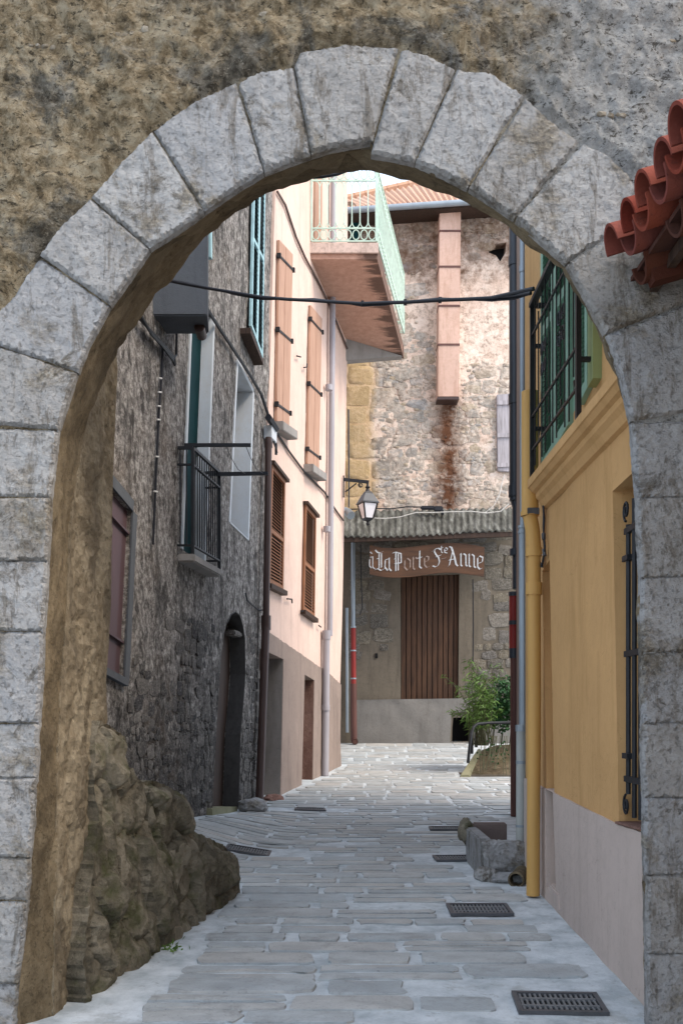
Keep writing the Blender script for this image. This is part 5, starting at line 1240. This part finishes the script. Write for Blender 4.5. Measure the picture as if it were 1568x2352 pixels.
for px in (1130, 1150, 1170): mb.tube([at(px, 1712, d + 1.5), at(px + 4, 1670, d + 1.4), at(px - 3, 1620, d + 1.3)], .016, 5)
mb.build('stems', STEM, sb)
bb = thing('bamboo', 'feathery pale green bamboo clump arching in front of the back wall', 'bamboo', at(1110, 1715, d + 1.0))
mb = MB(); lf = MB()
for k in range(60):
    bx_, by_ = 1108 + random.gauss(0, 10), 1712
    tx, ty = 1100 + random.gauss(-4, 27), random.uniform(1502, 1650); dd = d + 1.0 + random.uniform(-.3, .3)
    if tx < 1075 and ty < 1540: tx += 10
    p0, p2 = at(bx_, by_, dd), at(tx, ty + 10, dd + random.uniform(-.3, .1)); p1 = lerp(p0, p2, .6) + V((.12 * (p0.x - p2.x), 0, .25))
    path = [p0 * (1 - t) ** 2 + p1 * 2 * t * (1 - t) + p2 * t * t for t in [i / 7 for i in range(8)]]
    mb.tube(path, .007, 4, .003)
    for j in range(26):
        t = random.uniform(.3, 1); q = p0 * (1 - t) ** 2 + p1 * 2 * t * (1 - t) + p2 * t * t
        dr = V((random.gauss(0, 1) - .2, random.gauss(0, .8), random.gauss(-.25, .6))).normalized(); sd = dr.cross(V((random.gauss(0, 1), random.gauss(0, 1), .3))).normalized() * .011; l = random.uniform(.08, .17)
        q = q + V((random.gauss(0, .03), random.gauss(0, .03), random.gauss(0, .03)))
        lf.add([q, q + dr * l * .4 + sd, q + dr * l + V((0, 0, -.02)), q + dr * l * .4 - sd], [(0, 1, 2, 3)])
mb.build('stems', STEM, bb); lf.build('foliage', LEAFB, bb)
# overhead cable between the houses
oc = thing('overhead_cable', 'black twisted overhead cable crossing the street below the pink balcony', 'cable', at(800, 697, 8))
pp = [(368, 640), (420, 651), (480, 662), (540, 672), (600, 682), (660, 687), (720, 690), (780, 694), (832, 697), (880, 695), (930, 694), (1010, 689), (1070, 687), (1130, 684), (1180, 680), (1218, 673)]
P3 = [at(x, y, lerp(8.6, 6.6, i / (len(pp) - 1))) for i, (x, y) in enumerate(pp)]
mb = MB(); mb.tube(P3, .0135, 7); mb.build('cable', CAB, oc, 60)
mb = MB(); mb.tube([p + V((0, .01, .018 * math.sin(i * 1.3))) for i, p in enumerate(P3)], .007, 5); mb.tube([P3[-4], P3[-3] + V((0, 0, -.02)), P3[-2] + V((0, 0, -.022)), P3[-1] + V((0, 0, -.005))], .006, 5); mb.build('thin_cable', CAB, oc)
for x, y, f in ((832, 697, .53), (930, 694, .64), (1010, 689, .71)):
    mb = MB(); mb.box(at(x, y, lerp(8.6, 6.6, f)), (.012, 0, 0), (0, .016, 0), (0, 0, .018)); mb.build('cable_clip', CAB, oc)
mb = MB(); mb.tube([P3[-3] + V((0, 0, 0)), P3[-1] + V((.02, 0, .03))], .016, 8); mb.build('cable_clamp', CAB, oc)
mb = MB(); mb.tube([at(700, 408, 5.2), at(740, 406, 5.2), at(775, 400, 5.15), at(800, 390, 5.1), at(830, 374, 5.05)], .008, 6)
tag(mb.build('hanging_cable', CAB, None), 'short black cable looping just under the crown of the arch', 'cable')

# ================================================================ tiled eave of the house at the near right
ev = thing('tiled_eave_house', 'red clay tiled eave jutting in at the upper right in front of the arch', 'house', (1.9, 3.2, .1))
mb = MB(); mb.box((2.65, 1.6, 2.0), (1.0, 0, 0), (0, 2.55, 0), (0, 0, 1.95)); mb.build('wall', YELP, ev)
sl = V((1, 0, .30)).normalized(); nz = V((-.30, 0, 1)).normalized()
def halfpipe(o_, r, L, up, r2, th=.012, seg=14):
    mb = MB(); vs = []
    for t, rr in ((0, r), (L, r2)):
        for R in (rr, rr - th):
            for k in range(seg + 1):
                a = math.pi * k / seg * (1.06) - .03 * math.pi
                vs.append(o_ + sl * t + V((0, 1, 0)) * (R * math.cos(a)) + nz * (R * math.sin(a) * (1 if up else -1) * 1.1))
    n = seg + 1; fs = []
    for k in range(seg):
        fs += [(k, k + 1, 2 * n + k + 1, 2 * n + k), (n + k, n + k + 1, 3 * n + k + 1, 3 * n + k), (k, k + 1, n + k + 1, n + k), (2 * n + k, 2 * n + k + 1, 3 * n + k + 1, 3 * n + k)]
    fs += [(0, n, 3 * n, 2 * n), (n - 1, 2 * n - 1, 4 * n - 1, 3 * n - 1)]
    mb.add(vs, fs); return mb
for i in range(12):
    y = 4.055 - .2 * i; j = random.uniform(-.012, .012)
    halfpipe(V((1.15 + j, y, EZ + 1.985)), .083, .42, True, .074).build('cover_tile', TILE, ev, 40)
    halfpipe(V((1.45 + j, y, EZ + 2.085)), .083, .42, True, .074).build('cover_tile', TILE, ev, 40)
    halfpipe(V((1.165 - j, y - .1, EZ + 1.995)), .086, .5, False, .08).build('pan_tile', TILE, ev, 40)
    if i % 2 == 0: halfpipe(V((1.25 + j, y - .03, EZ + 1.90)), .082, .4, False, .08).build('corbel_tile', TILED, ev, 40)
mb = MB(); q = [V((1.26, 4.19, EZ + 1.915)), V((1.26, 1.0, EZ + 1.915)), V((1.75, 1.0, EZ + 2.03)), V((1.75, 4.19, EZ + 2.03))]; mb.prism(q, (0, 0, -.02)); mb.build('soffit_board', TILED, ev)
mb = MB(); mb.bar(V((1.36, 4.19, EZ + 1.875)), V((1.36, 1.0, EZ + 1.875)), .035, .05); mb.build('purlin', WOODD, ev)
for y in (4.0, 3.4, 2.8, 2.2): 
    mb = MB(); mb.bar(V((1.28, y, EZ + 1.84)), V((1.7, y, EZ + 1.96)), .07, .09); mb.build('rafter', TILED, ev)
# weeds in the joint at the foot of the ruin
for n_, (px, py, lab) in enumerate(((392, 2182, 'small green weeds at the foot of the ruined wall'),)):
    g = ground_hit(px, py) if n_ == 0 else RUIN.hit(px, py, .1)
    mb = MB()
    for k in range(40):
        q = g + V((random.gauss(0, .05), random.gauss(0, .06), .01)); dr = V((random.gauss(0, 1), random.gauss(0, 1), abs(random.gauss(.6, .5)))).normalized(); l = random.uniform(.015, .05); s2 = dr.cross(V((random.gauss(0, 1), 1, .2))).normalized() * .006
        mb.add([q, q + dr * l * .5 + s2, q + dr * l, q + dr * l * .5 - s2], [(0, 1, 2, 3)])
    tag(mb.build('weeds', LEAFB, None), lab, 'weeds')
